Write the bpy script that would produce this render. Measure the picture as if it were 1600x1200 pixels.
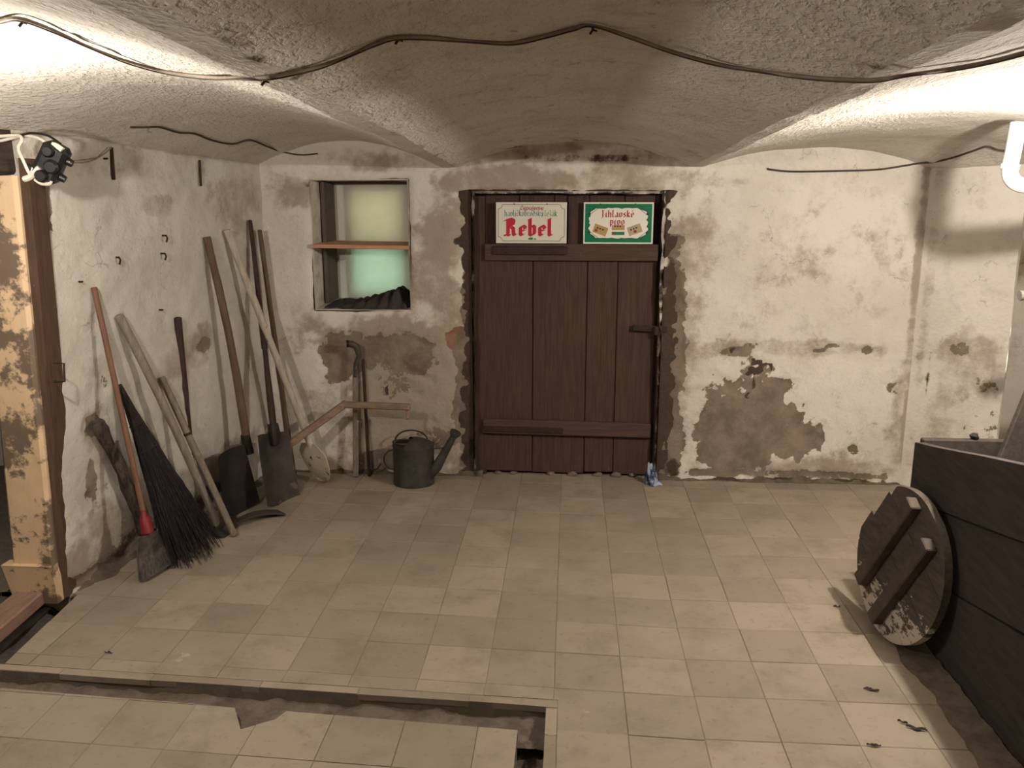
import bpy, math, random
from mathutils import Vector as V, Matrix, noise as mnoise
random.seed(7)
for o in list(bpy.data.objects): bpy.data.objects.remove(o)
SC = bpy.context.scene
COL = SC.collection

# ------------------------------------------------------------------ camera, light, exposure
F = 1350.0; CAMH = 1.545
PITCH = math.atan(300 / F); YAW = math.atan(93 * math.cos(PITCH) / F)
cam = bpy.data.cameras.new('camera'); cam.sensor_width = 36; cam.lens = 36 * F / 1600; cam.clip_start = 0.05
co = bpy.data.objects.new('camera', cam); COL.objects.link(co)
co.location = (0, 0, CAMH); co.rotation_euler = (math.pi / 2 - PITCH, 0, YAW)
SC.camera = co
world = bpy.data.worlds.new('daylight'); SC.world = world; world.use_nodes = True
bg = world.node_tree.nodes['Background']; bg.inputs[0].default_value = (0.62, 1.0, 0.74, 1); bg.inputs[1].default_value = 22.0
SC.view_settings.view_transform = 'Standard'; SC.view_settings.look = 'None'
SC.view_settings.gamma = 1; SC.view_settings.use_curve_mapping = False
SC.view_settings.exposure = 0.0
LAMPS = [  # position, watts, colour
    ((-1.50, 2.02, 1.655), 52.0, (1.0, 0.897, 0.785)),
    ((1.45, 2.66, 1.715), 108.0, (1.0, 0.897, 0.785)),
]

# ------------------------------------------------------------------ geometry of the view (used to find real positions on real planes)
FW = V((-math.sin(YAW) * math.cos(PITCH), math.cos(YAW) * math.cos(PITCH), -math.sin(PITCH)))
RT = V((math.cos(YAW), math.sin(YAW), 0)); UP = RT.cross(FW); CP = V((0, 0, CAMH))
def ray(x, y): return FW + RT * ((x - 800) / F) - UP * ((y - 600) / F)
def flo(x, y, z=0.0):
    d = ray(x, y); return CP + d * ((z - CAMH) / d.z)
def onp(x, y, p, n):
    d = ray(x, y); return CP + d * ((V(p) - CP).dot(n) / d.dot(n))
def at(x, y, Y): return onp(x, y, (0, Y, 0), V((0, 1, 0)))
def proj(p):
    v = V(p) - CP; d = v.dot(FW); return 800 + F * v.dot(RT) / d, 600 - F * v.dot(UP) / d
YW = 4.574
NL = V((0.982, -0.19, 0)).normalized(); PL = V((-1.637, YW, 0))
DL = V((-0.19, -0.982, 0)).normalized()          # along the left wall towards the camera
def lw(x, y, off=0.0): return onp(x, y, PL + NL * off, NL)
def XL(Y): return -1.637 - 0.1935 * (YW - Y)
def XR(Y): return 1.79 + min(1, max(0, (YW - Y) / 0.47)) * 0.5
def zc(X, Y):
    s = 0.04 * (YW - max(Y, -1))
    def arc(a, b, za, zb, r):
        t = min(1, max(0, (X - a) / (b - a))); return za + (zb - za) * t + r * 4 * t * (1 - t)
    if X < -0.67: return s + arc(XL(Y), -0.67, 1.69, 1.668, 0.125)
    if X < -0.59: return s + 1.668
    if X < 0.60: return s + arc(-0.59, 0.60, 1.668, 1.668, 0.125)
    if X < 0.66: return s + 1.668
    return s + arc(0.66, XR(Y), 1.668, 1.66, 0.10)
def ceil(x, y, off=0.006):
    d = ray(x, y); t = 0.3
    while t < 8:
        p = CP + d * t
        if p.z > zc(p.x, p.y) - off: return p
        t += 0.003
    return CP + d * 4
def fbm(p, s, o=4): return mnoise.fractal(V(p) * s, 1.0, 2.0, o)

# ------------------------------------------------------------------ mesh helpers
class MB:
    def __init__(self): self.v = []; self.f = []
    def add(self, vs, fs):
        b = len(self.v); self.v += [V(q) for q in vs]; self.f += [tuple(b + i for i in q) for q in fs]; return self
    def box(self, c, size, rot=None):
        c = V(c); R = rot if rot is not None else Matrix.Identity(3); h = V(size) / 2
        vs = [c + R @ V((sx * h.x, sy * h.y, sz * h.z)) for sx in (-1, 1) for sy in (-1, 1) for sz in (-1, 1)]
        return self.add(vs, [(0, 1, 3, 2), (4, 6, 7, 5), (0, 4, 5, 1), (2, 3, 7, 6), (0, 2, 6, 4), (1, 5, 7, 3)])
    def bbox(self, c, size, rot=None, bev=0.004):
        """box with chamfered edges"""
        c = V(c); R = rot if rot is not None else Matrix.Identity(3); h = V(size) / 2; b = min(bev, h.x * .9, h.y * .9, h.z * .9)
        vs = []; ix = {}
        for sx in (-1, 1):
            for sy in (-1, 1):
                for sz in (-1, 1):
                    for a in range(3):
                        q = [sx * (h.x - b), sy * (h.y - b), sz * (h.z - b)]; q[a] = (sx, sy, sz)[a] * h[a]
                        ix[(sx, sy, sz, a)] = len(vs); vs.append(c + R @ V(q))
        fs = []
        for a in range(3):
            o = [i for i in range(3) if i != a]
            for s in (-1, 1):
                def k(p, q):
                    w = [0, 0, 0]; w[a] = s; w[o[0]] = p; w[o[1]] = q; return ix[(w[0], w[1], w[2], a)]
                f = [k(-1, -1), k(1, -1), k(1, 1), k(-1, 1)]
                flip = (s < 0) ^ (a == 1)
                fs.append(f[::-1] if flip else f)
        for a in range(3):
            o = [i for i in range(3) if i != a]
            for p in (-1, 1):
                for q in (-1, 1):
                    w0 = [0, 0, 0]; w0[o[0]] = p; w0[o[1]] = q; w1 = list(w0); w0[a] = -1; w1[a] = 1
                    fs.append([ix[(*w0, o[0])], ix[(*w1, o[0])], ix[(*w1, o[1])], ix[(*w0, o[1])]])
        for sx in (-1, 1):
            for sy in (-1, 1):
                for sz in (-1, 1): fs.append([ix[(sx, sy, sz, a)] for a in range(3)])
        return self.add(vs, fs)
    def tube(self, pts, rad, n=8, cap=True, wob=0.0, flat=1.0):
        pts = [V(p) for p in pts]; m = len(pts)
        if not isinstance(rad, (list, tuple)): rad = [rad] * m
        vs = []; fs = []; ref = V((0.13, 0.31, 0.94))
        t0 = (pts[-1] - pts[0]).normalized()
        if abs(t0.dot(ref)) > 0.9: ref = V((0.9, 0.2, 0.1))
        for i in range(m):
            t = (pts[min(i + 1, m - 1)] - pts[max(i - 1, 0)]).normalized()
            a = t.cross(ref).normalized(); b = t.cross(a); ref = a.cross(t).normalized() if i else ref
            for k in range(n):
                an = 2 * math.pi * k / n; r = rad[i] * (1 + (wob * mnoise.noise(pts[i] * 9 + V((math.cos(an), math.sin(an), 0))) if wob else 0))
                vs.append(pts[i] + a * math.cos(an) * r + b * math.sin(an) * r * flat)
        for i in range(m - 1):
            for k in range(n): fs.append((i * n + k, i * n + (k + 1) % n, (i + 1) * n + (k + 1) % n, (i + 1) * n + k))
        if cap: fs.append(tuple(range(n - 1, -1, -1))); fs.append(tuple(range((m - 1) * n, m * n)))
        return self.add(vs, fs)
    def lathe(self, prof, c, n=24, rot=None):
        c = V(c); R = rot if rot is not None else Matrix.Identity(3); vs = []; fs = []; m = len(prof)
        for r, z in prof:
            for k in range(n): an = 2 * math.pi * k / n; vs.append(c + R @ V((r * math.cos(an), r * math.sin(an), z)))
        for i in range(m - 1):
            for k in range(n): fs.append((i * n + k, i * n + (k + 1) % n, (i + 1) * n + (k + 1) % n, (i + 1) * n + k))
        return self.add(vs, fs)
    def grid(self, fn, nu, nv):
        vs = [fn(i / nu, j / nv) for j in range(nv + 1) for i in range(nu + 1)]; w = nu + 1
        return self.add(vs, [(j * w + i, j * w + i + 1, (j + 1) * w + i + 1, (j + 1) * w + i) for j in range(nv) for i in range(nu)])
    def plate(self, fn, nu, nv, nrm, th):
        """a curved plate with thickness"""
        nrm = V(nrm).normalized(); w = nu + 1
        a = [V(fn(i / nu, j / nv)) for j in range(nv + 1) for i in range(nu + 1)]
        N_ = len(a); vs = a + [q - nrm * th for q in a]
        fs = [(j * w + i, j * w + i + 1, (j + 1) * w + i + 1, (j + 1) * w + i) for j in range(nv) for i in range(nu)]
        fs += [tuple(N_ + k for k in q[::-1]) for q in fs]
        rim = [i for i in range(w)] + [j * w + nu for j in range(1, nv + 1)] + [nv * w + i for i in range(nu - 1, -1, -1)] + [j * w for j in range(nv - 1, 0, -1)]
        for k in range(len(rim)): p, q = rim[k], rim[(k + 1) % len(rim)]; fs.append((q, p, N_ + p, N_ + q))
        return self.add(vs, fs)
    def prism(self, poly, ax, th):
        """convex or simple polygon (3D points) extruded along ax*th"""
        poly = [V(p) for p in poly]; n = len(poly); e = V(ax) * th
        vs = poly + [p + e for p in poly]
        fs = [tuple(range(n)), tuple(range(2 * n - 1, n - 1, -1))] + [((i + 1) % n, i, n + i, n + (i + 1) % n) for i in range(n)]
        return self.add(vs, fs)
    def data(self, name, mat, off=V((0, 0, 0)), smooth=False):
        me = bpy.data.meshes.new(name); me.from_pydata([tuple(q - off) for q in self.v], [], self.f)
        me.validate(); me.update()
        import bmesh
        bm = bmesh.new(); bm.from_mesh(me); bmesh.ops.recalc_face_normals(bm, faces=bm.faces); bm.to_mesh(me); bm.free()
        if smooth:
            for p in me.polygons: p.use_smooth = True
            if smooth != 'all':
                try: me.set_sharp_from_angle(angle=math.radians(40))
                except Exception: pass
        if mat is not None: me.materials.append(mat)
        return me
    def build(self, name, mat, parent=None, smooth=False, origin=None):
        if parent is not None: off = wloc(parent)
        else:
            if origin is None:
                xs = [q.x for q in self.v]; ys = [q.y for q in self.v]; zs = [q.z for q in self.v]
                off = V(((min(xs) + max(xs)) / 2, (min(ys) + max(ys)) / 2, min(zs)))
            else: off = V(origin)
        o = bpy.data.objects.new(name, self.data(name, mat, off, smooth)); COL.objects.link(o)
        if parent is not None: o.parent = parent
        else: o.location = off
        return o
def wloc(o):
    p = V(o.location)
    while o.parent is not None: o = o.parent; p = p + V(o.location)
    return p
def tag(o, label=None, cat=None, group=None, kind=None):
    if label: o['label'] = label
    if cat: o['category'] = cat
    if group: o['group'] = group
    if kind: o['kind'] = kind
    return o
def thing(name, loc, label, cat, group=None):
    o = bpy.data.objects.new(name, None); o.empty_display_size = 0.05; COL.objects.link(o); o.location = loc
    return tag(o, label, cat, group)

# ------------------------------------------------------------------ materials
class NT:
    def __init__(self, name):
        self.m = bpy.data.materials.new(name); self.m.use_nodes = True; self.t = self.m.node_tree; self.n = self.t.nodes
        self.b = self.n['Principled BSDF']; self.b.inputs['Specular IOR Level'].default_value = 0.25
        self.pos = self.n.new('ShaderNodeTexCoord').outputs['Object']
    def lk(self, a, b): self.t.links.new(a, b)
    def put(self, sock, v):
        if isinstance(v, bpy.types.NodeSocket): self.lk(v, sock)
        elif isinstance(v, (tuple, list)) and len(v) == 3 and sock.type == 'RGBA': sock.default_value = (*v, 1)
        else: sock.default_value = v
    def noise(self, scale, detail=5, rough=0.6, vec=None, stretch=None, typ='ShaderNodeTexNoise'):
        v = vec or self.pos
        if stretch:
            mp = self.n.new('ShaderNodeMapping'); self.lk(v, mp.inputs[0]); mp.inputs['Scale'].default_value = stretch; v = mp.outputs[0]
        nd = self.n.new('ShaderNodeTexNoise'); self.lk(v, nd.inputs['Vector']); nd.inputs['Scale'].default_value = scale
        nd.inputs['Detail'].default_value = detail; nd.inputs['Roughness'].default_value = rough; return nd.outputs['Fac']
    def vor(self, scale, stretch=None):
        v = self.pos
        if stretch:
            mp = self.n.new('ShaderNodeMapping'); self.lk(v, mp.inputs[0]); mp.inputs['Scale'].default_value = stretch; v = mp.outputs[0]
        nd = self.n.new('ShaderNodeTexVoronoi'); self.lk(v, nd.inputs['Vector']); nd.inputs['Scale'].default_value = scale; return nd.outputs['Distance']
    def math(self, op, a, b=0.0):
        nd = self.n.new('ShaderNodeMath'); nd.operation = op; self.put(nd.inputs[0], a); self.put(nd.inputs[1], b); return nd.outputs[0]
    def ramp(self, x, lo, hi, a=0.0, b=1.0):
        nd = self.n.new('ShaderNodeMapRange'); nd.interpolation_type = 'SMOOTHSTEP'; self.put(nd.inputs[0], x)
        nd.inputs[1].default_value = lo; nd.inputs[2].default_value = hi; nd.inputs[3].default_value = a; nd.inputs[4].default_value = b; return nd.outputs[0]
    def mix(self, f, a, b, mode='MIX'):
        nd = self.n.new('ShaderNodeMix'); nd.data_type = 'RGBA'; nd.blend_type = mode
        self.put(nd.inputs[0], f); self.put(nd.inputs[6], a); self.put(nd.inputs[7], b); return nd.outputs[2]
    def bump(self, h, strength=0.4, dist=0.01, prev=None):
        nd = self.n.new('ShaderNodeBump'); nd.inputs['Strength'].default_value = strength; nd.inputs['Distance'].default_value = dist
        self.lk(h, nd.inputs['Height'])
        if prev is not None: self.lk(prev, nd.inputs['Normal'])
        return nd.outputs[0]
    def out(self, col, rough=0.85, nrm=None, metal=0.0, spec=None):
        self.put(self.b.inputs['Base Color'], col); self.put(self.b.inputs['Roughness'], rough); self.b.inputs['Metallic'].default_value = metal
        if nrm is not None: self.lk(nrm, self.b.inputs['Normal'])
        if spec is not None: self.b.inputs['Specular IOR Level'].default_value = spec
        return self.m
def plaster(name, c1, c2, cdark=(0.20, 0.155, 0.115), bump=0.5, fleck=0.0, coarse=0.0, mott=.0):
    t = NT(name)
    at_ = t.n.new('ShaderNodeAttribute'); at_.attribute_name = 'marks'
    sp = t.n.new('ShaderNodeSeparateColor'); t.lk(at_.outputs['Color'], sp.inputs[0])
    R, G, B, A = sp.outputs[0], sp.outputs[1], sp.outputs[2], at_.outputs['Alpha']
    n1 = t.noise(2.3, 6, .6); n2 = t.noise(11, 8, .68); n3 = t.noise(55, 5, .6); n4 = t.noise(6.5, 9, .72)
    col = t.mix(t.ramp(n1, .38, .66), c1, c2)
    col = t.mix(t.math('MULTIPLY', t.ramp(n2, .50, .78), .40), col, (c2[0] * .62, c2[1] * .60, c2[2] * .56))
    col = t.mix(t.math('MULTIPLY', t.ramp(n3, .58, .75), .20), col, (c2[0] * .6, c2[1] * .58, c2[2] * .55))
    ve = t.n.new('ShaderNodeTexVoronoi'); ve.feature = 'DISTANCE_TO_EDGE'; ve.inputs['Scale'].default_value = 2.6
    wv = t.n.new('ShaderNodeVectorMath'); wv.operation = 'ADD'; t.lk(t.pos, wv.inputs[0]); nz = t.n.new('ShaderNodeTexNoise'); nz.inputs['Scale'].default_value = 5; nz.inputs['Detail'].default_value = 6
    sc_ = t.n.new('ShaderNodeVectorMath'); sc_.operation = 'SCALE'; sc_.inputs['Scale'].default_value = .35; t.lk(t.pos, nz.inputs['Vector']); t.lk(nz.outputs['Color'], sc_.inputs[0]); t.lk(sc_.outputs[0], wv.inputs[1]); t.lk(wv.outputs[0], ve.inputs['Vector'])
    crack = t.math('MULTIPLY', t.ramp(ve.outputs['Distance'], .002, .010, 1, 0), t.ramp(n4, .50, .60)); col = t.mix(t.math('MULTIPLY', crack, .40), col, (.14, .105, .08))
    col = t.mix(t.math('MULTIPLY', t.ramp(n4, .53, .72), mott), col, (.33, .265, .20))
    def thr(ch, k, lo, hi, nn): return t.ramp(t.math('ADD', ch, t.math('MULTIPLY', t.math('SUBTRACT', nn, .5), k)), lo, hi)
    mg = t.math('MULTIPLY', thr(G, 1.5, .20, .75, n4), .80)
    col = t.mix(mg, col, (.30, .235, .175))
    mb = thr(B, 1.4, .45, .55, n2); col = t.mix(mb, col, t.mix(t.ramp(n2, .4, .6), (.23, .10, .065), (.27, .17, .125)))
    n5 = t.noise(30, 8, .75); mr = thr(R, 1.5, .44, .54, t.math('ADD', t.math('MULTIPLY', n2, .6), t.math('MULTIPLY', n5, .4)))
    mr = t.ramp(t.math('ADD', mr, t.math('MULTIPLY', t.math('SUBTRACT', n5, .5), 1.5)), .36, .64); col = t.mix(mr, col, t.mix(t.ramp(n4, .35, .65), (.265, .215, .165), (.165, .13, .10)))
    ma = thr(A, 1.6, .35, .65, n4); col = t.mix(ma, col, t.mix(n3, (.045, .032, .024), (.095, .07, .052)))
    if fleck:
        fl = t.noise(22, 6, .72, stretch=(1, .35, 1)); col = t.mix(t.math('MULTIPLY', t.ramp(fl, .60, .70), fleck), col, cdark)
    pit = t.vor(38); spots = t.ramp(pit, .05, .12, 1, 0)
    keep = t.ramp(t.noise(7, 3, .5), .60, .66); col = t.mix(t.math('MULTIPLY', t.math('MULTIPLY', spots, keep), .8), col, (.07, .05, .04))
    h = t.math('ADD', t.math('MULTIPLY', n2, .7), t.math('MULTIPLY', n3, .25))
    h = t.math('SUBTRACT', h, t.math('MULTIPLY', mr, .25))
    if coarse: h = t.math('ADD', h, t.math('MULTIPLY', t.ramp(t.noise(60, 4, .6, stretch=(1, .6, 1)), .45, .66), coarse))
    return t.out(col, .92, t.bump(h, bump, .02), spec=.12)
def wood(name, c1, c2, stretch=(14, 14, 1.4), bump=.35, patch=None, pk=.5, rough=.8, pscale=7):
    t = NT(name); g = t.noise(6, 7, .65, stretch=stretch); n = t.noise(5, 5, .6)
    col = t.mix(t.ramp(g, .32, .68), c1, c2)
    col = t.mix(t.math('MULTIPLY', t.ramp(n, .5, .75), .5), col, tuple(x * .55 for x in c1))
    hh = g
    if patch is not None:
        m = t.ramp(t.noise(pscale, 7, .66), pk - .025, pk + .025); col = t.mix(m, col, patch); hh = t.math('ADD', g, m)
    return t.out(col, rough, t.bump(hh, bump, .006), spec=.2)
def plain(name, c1, c2=None, scale=8, rough=.7, bump=.2, metal=0.0, patch=None, pk=.55, pscale=20, spec=.3):
    t = NT(name); c2 = c2 or tuple(x * .7 for x in c1); n = t.noise(scale, 6, .65); col = t.mix(t.ramp(n, .35, .68), c1, c2)
    if patch is not None: col = t.mix(t.ramp(t.noise(pscale, 6, .68), pk - .03, pk + .03), col, patch)
    return t.out(col, rough, t.bump(t.noise(scale * 6, 4, .6), bump, .004), metal, spec)

M = {}
M['wall'] = plaster('lime_plaster', (.71, .665, .595), (.63, .585, .515), mott=.42, bump=.65)
M['wall_left'] = plaster('whitewash', (.59, .565, .51), (.52, .49, .43), mott=.25, bump=.65)
M['ceiling'] = plaster('rough_vault_plaster', (.73, .69, .625), (.66, .62, .555), fleck=.45, bump=.55, coarse=.45)
M['soil'] = plain('packed_earth', (.10, .085, .068), (.055, .045, .037), 9, .98, 1.0)
M['dirt'] = plain('trench_dirt', (.15, .122, .094), (.085, .066, .05), 14, .98, 1.0)
M['grout'] = plain('grout', (.16, .134, .104), (.21, .178, .14), 20, .95, .6)
def tile_mat():
    t = NT('cement_tile'); oi = t.n.new('ShaderNodeObjectInfo'); r = oi.outputs['Random']
    geo = t.n.new('ShaderNodeNewGeometry').outputs['Position']
    n1 = t.noise(5, 7, .66, vec=geo); n2 = t.noise(28, 6, .65, vec=geo); n3 = t.noise(2.0, 4, .6, vec=geo)
    col = t.mix(r, (.325, .272, .207), (.245, .205, .158))
    col = t.mix(t.math('MULTIPLY', t.ramp(n1, .45, .70), .6), col, (.185, .152, .114))
    col = t.mix(t.math('MULTIPLY', t.ramp(n3, .52, .72), .35), col, (.42, .355, .275))
    col = t.mix(t.math('MULTIPLY', t.ramp(n2, .56, .70), .42), col, (.15, .122, .094))
    col = t.mix(t.math('MULTIPLY', t.ramp(t.noise(3.3, 8, .7, vec=geo), .66, .70), .5), col, (.50, .44, .36))
    return t.out(col, t.ramp(n1, .3, .7, .62, .8), t.bump(n2, .25, .004), spec=.25)
M['tile'] = tile_mat()
M['door'] = wood('dark_stained_board', (.085, .05, .036), (.052, .031, .024), (16, 16, .9), .5, (.16, .12, .09), .72, .75)
M['door_rail'] = wood('dark_stained_rail', (.095, .058, .043), (.062, .038, .029), (.9, 16, 16), .5, (.17, .125, .095), .70, .75)
M['lintel'] = wood('old_beam', (.06, .042, .032), (.036, .026, .02), (3, 3, 9), .6)
M['iron'] = plain('rusty_iron', (.055, .035, .027), (.03, .021, .018), 25, .75, .5, .3)
M['blade'] = plain('worn_steel_blade', (.075, .064, .054), (.04, .034, .03), 7, .62, .3, .35, (.12, .098, .078), .62, 9)
M['darkblade'] = plain('blackened_steel', (.026, .022, .02), (.045, .036, .03), 9, .6, .3, .4)
M['zinc'] = plain('dull_zinc', (.085, .076, .066), (.05, .043, .037), 9, .6, .25, .45, (.13, .115, .095), .66, 14)
M['oldwood'] = wood('grey_handle', (.24, .20, .16), (.15, .12, .092), (10, 10, 2), .4)
M['greywood'] = wood('limewashed_handle', (.27, .235, .195), (.19, .16, .128), (10, 10, 2), .4, (.42, .38, .32), .60, .85, 5)
M['brownwood'] = wood('brown_handle', (.15, .098, .068), (.10, .066, .047), (12, 12, 1.5), .3)
M['redwood'] = wood('reddish_broomstick', (.195, .10, .065), (.15, .078, .05), (12, 12, 1), .15, rough=.55)
M['darkwood'] = wood('dark_handle', (.06, .04, .031), (.038, .026, .021), (12, 12, 1.5), .4)
M['whitewood'] = wood('whitewashed_handle', (.50, .44, .355), (.36, .31, .245), (10, 10, 2), .3, (.20, .16, .12), .62)
M['whiteblade'] = plain('flaking_white_paint', (.64, .56, .45), (.54, .47, .37), 6, .7, .3, 0, (.05, .036, .028), .61, 13)
M['bark'] = wood('bark', (.10, .078, .06), (.03, .023, .02), (10, 10, 3), 1.0, (.22, .185, .15), .62, .9, 14)
M['twig'] = plain('dark_twigs', (.022, .018, .019), (.04, .031, .028), 20, .75, .2)
M['bristle'] = plain('grey_bristles', (.17, .15, .128), (.10, .087, .075), 40, .85, .5)
M['red'] = plain('red_plastic', (.20, .017, .020), (.15, .014, .016), 8, .45, .05)
M['shelf'] = wood('new_pine_board', (.55, .30, .19), (.47, .245, .15), (1.5, 12, 12), .2, rough=.7)
M['bentwood'] = wood('planed_wood', (.30, .205, .14), (.21, .14, .095), (2, 8, 8), .3)
M['yellow'] = wood('flaking_yellow_paint', (.69, .51, .325), (.62, .45, .28), (2, 2, .6), .3, (.17, .125, .09), .515, .6, 3.4)
M['reveal_shade'] = wood('grey_reveal_shade', (.13, .105, .083), (.085, .068, .054), (10, 10, 1), .4)  # shade of the inner window reveal, put into a board colour
M['jamb'] = wood('brown_jamb', (.105, .062, .042), (.07, .042, .03), (10, 10, 1), .5, (.17, .13, .10), .7)
M['redbeam'] = wood('red_brown_beam', (.30, .185, .14), (.215, .13, .10), (9, 1.5, 9), .4)
M['binwood'] = wood('dark_bin_board', (.064, .053, .045), (.042, .035, .031), (8, 1.2, 8), .5, (.10, .082, .066), .68)
M['binedge_lit'] = wood('lit_bin_board', (.20, .16, .12), (.13, .10, .078), (8, 1.2, 8), .5)  # lighter bin board, lamp light on the top edge put into its colour
def lid_mat():
    t = NT('grey_brown_lid_board'); g = t.noise(9, 7, .65, stretch=(4, 1, 6)); col = t.mix(t.ramp(g, .32, .68), (.105, .087, .072), (.066, .054, .045))
    sp = t.n.new('ShaderNodeSeparateXYZ'); t.lk(t.pos, sp.inputs[0]); low = t.ramp(sp.outputs[2], .06, .30, .17, -.12)   # lime splashed on the lower edge
    m = t.ramp(t.math('ADD', t.noise(16, 7, .7, stretch=(1, 1, 2)), low), .60, .66); col = t.mix(m, col, (.50, .45, .38))
    return t.out(col, .8, t.bump(g, .4, .005), spec=.2)
M['lid'] = lid_mat()
M['batten'] = wood('dark_batten', (.105, .084, .068), (.066, .053, .044), (3, 3, 3), .4)
M['black'] = plain('black_bakelite', (.008, .0075, .0075), (.013, .012, .011), 20, .38, .1, spec=.3)
M['cablewhite'] = plain('white_cable', (.66, .61, .52), (.55, .5, .42), 10, .5, .05)
M['cable'] = plain('dusty_cable', (.30, .25, .20), (.19, .15, .12), 15, .8, .2)
M['cabledark'] = plain('dark_cable', (.055, .042, .035), (.08, .062, .05), 15, .8, .2)
M['pipe'] = plain('white_pipe', (.74, .71, .64), (.66, .63, .56), 6, .45, .05)
M['greypipe'] = plain('grey_pipe', (.30, .28, .25), None, 6, .5, .1)
M['signwhite'] = plain('enamel_cream', (.70, .67, .59), (.66, .63, .55), 5, .35, .03)
M['signwhite2'] = plain('enamel_white', (.78, .74, .67), (.74, .70, .63), 5, .35, .03)
M['signgreen'] = plain('enamel_green', (.004, .17, .072), (.004, .15, .064), 5, .35, .03)
M['signred'] = plain('print_red', (.50, .018, .058), (.46, .016, .052), 5, .4, .02)
M['signred2'] = plain('print_dark_red', (.36, .025, .04), (.32, .022, .035), 5, .4, .02)
M['signdark'] = plain('print_dark_green', (.03, .055, .035), None, 5, .4, .02)
M['signgreen2'] = plain('print_green', (.012, .20, .10), (.01, .17, .085), 5, .4, .02)
M['signtan'] = plain('print_tan', (.46, .31, .12), (.40, .26, .10), 30, .4, .02)
M['signpale'] = plain('print_pale_brown', (.47, .36, .24), (.40, .30, .19), 30, .4, .02)
M['cloth'] = plain('dark_cloth', (.035, .029, .025), (.06, .05, .042), 25, .95, .6)
M['coal'] = plain('coal', (.02, .018, .017), (.05, .042, .036), 25, .8, 1.0)
M['leaf'] = plain('dry_leaf', (.045, .032, .024), None, 30, .9, .4)
M['stone'] = plain('rubble_stone', (.19, .155, .12), (.12, .095, .072), 14, .95, .9)
def film_mat():
    t = NT('blue_film'); n = t.noise(14, 4, .6, stretch=(2.2, 2.2, 1.0)); t.b.inputs['Transmission Weight'].default_value = .35
    return t.out(t.mix(t.ramp(n, .42, .58), (.035, .06, .15), (.55, .66, .82)), .15, t.bump(n, .6, .02), spec=.7)
M['film'] = film_mat()
def sheet_mat():
    t = NT('frosted_sheet'); n = t.noise(5, 6, .6); d = t.n.new('ShaderNodeBsdfDiffuse'); tr = t.n.new('ShaderNodeBsdfTranslucent'); mx = t.n.new('ShaderNodeMixShader')
    c = t.mix(t.ramp(n, .4, .7), (.82, .80, .73), (.74, .71, .64)); sp = t.ramp(t.vor(24), .04, .09, 1, 0)
    c = t.mix(t.math('MULTIPLY', sp, t.ramp(t.noise(6), .58, .64)), c, (.08, .06, .05)); t.lk(c, d.inputs[0]); tr.inputs[0].default_value = (.8, .8, .8, 1)
    mx.inputs[0].default_value = .26; t.lk(d.outputs[0], mx.inputs[1]); t.lk(tr.outputs[0], mx.inputs[2])
    o = t.n['Material Output']; t.lk(mx.outputs[0], o.inputs[0]); return t.m
M['sheet'] = sheet_mat()
def glass_mat(name, c):
    t = NT(name); b = t.n.new('ShaderNodeBsdfTransparent'); b.inputs[0].default_value = (*c, 1); n = t.noise(12, 4, .6)
    g = t.n.new('ShaderNodeBsdfGlossy'); g.inputs['Roughness'].default_value = .08
    mx = t.n.new('ShaderNodeMixShader'); mx.inputs[0].default_value = .06; t.lk(b.outputs[0], mx.inputs[1]); t.lk(g.outputs[0], mx.inputs[2])
    t.lk(mx.outputs[0], t.n['Material Output'].inputs[0]); return t.m
M['pane_top'] = glass_mat('warm_daylight_pane', (.70, .56, .47)); M['pane_low'] = glass_mat('green_daylight_pane', (.66, .70, .66))  # tints carry the differing daylight colour behind the two panes
def bulb_mat(name, col, st):
    t = NT(name); e = t.n.new('ShaderNodeEmission'); e.inputs[0].default_value = (*col, 1); e.inputs[1].default_value = st
    t.lk(e.outputs[0], t.n['Material Output'].inputs[0]); return t.m

# ------------------------------------------------------------------ setting: walls
def blobs(lst, unp):
    out = []
    for ch, x, y, rx, ry, s in lst:
        c = unp(x, y); a = unp(x + rx, y); b = unp(x, y - ry); out.append((ch, c, (a - c).length, abs(b.z - c.z), s))
    return out
def marks(p, bl):
    m = [0, 0, 0, 0]
    wq = .42 * fbm(p, 5, 4) + .30 * fbm(p, 21, 3) if bl else 0
    for ch, c, ru, rz, s in bl:
        du = math.hypot(p.x - c.x, p.y - c.y) / ru; dz = (p.z - c.z) / rz; d = max(0, math.sqrt(du * du + dz * dz) + wq)
        if d < 1.6: m[ch] = max(m[ch], s * max(0, min(1, 1.25 - .75 * d * d)) if d < 1.29 else 0)
    return m
def set_marks(me, data):
    a = me.color_attributes.new('marks', 'FLOAT_COLOR', 'POINT'); a.data.foreach_set('color', [x for q in data for x in q])
def lines(lo, hi, step, cuts=()):
    ks = sorted({lo, hi, *[c for c in cuts if lo < c < hi]}); out = []
    for a, b in zip(ks, ks[1:]):
        n = max(1, round((b - a) / step)); out += [a + (b - a) * i / n for i in range(n)]
    return out + [hi]
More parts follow.
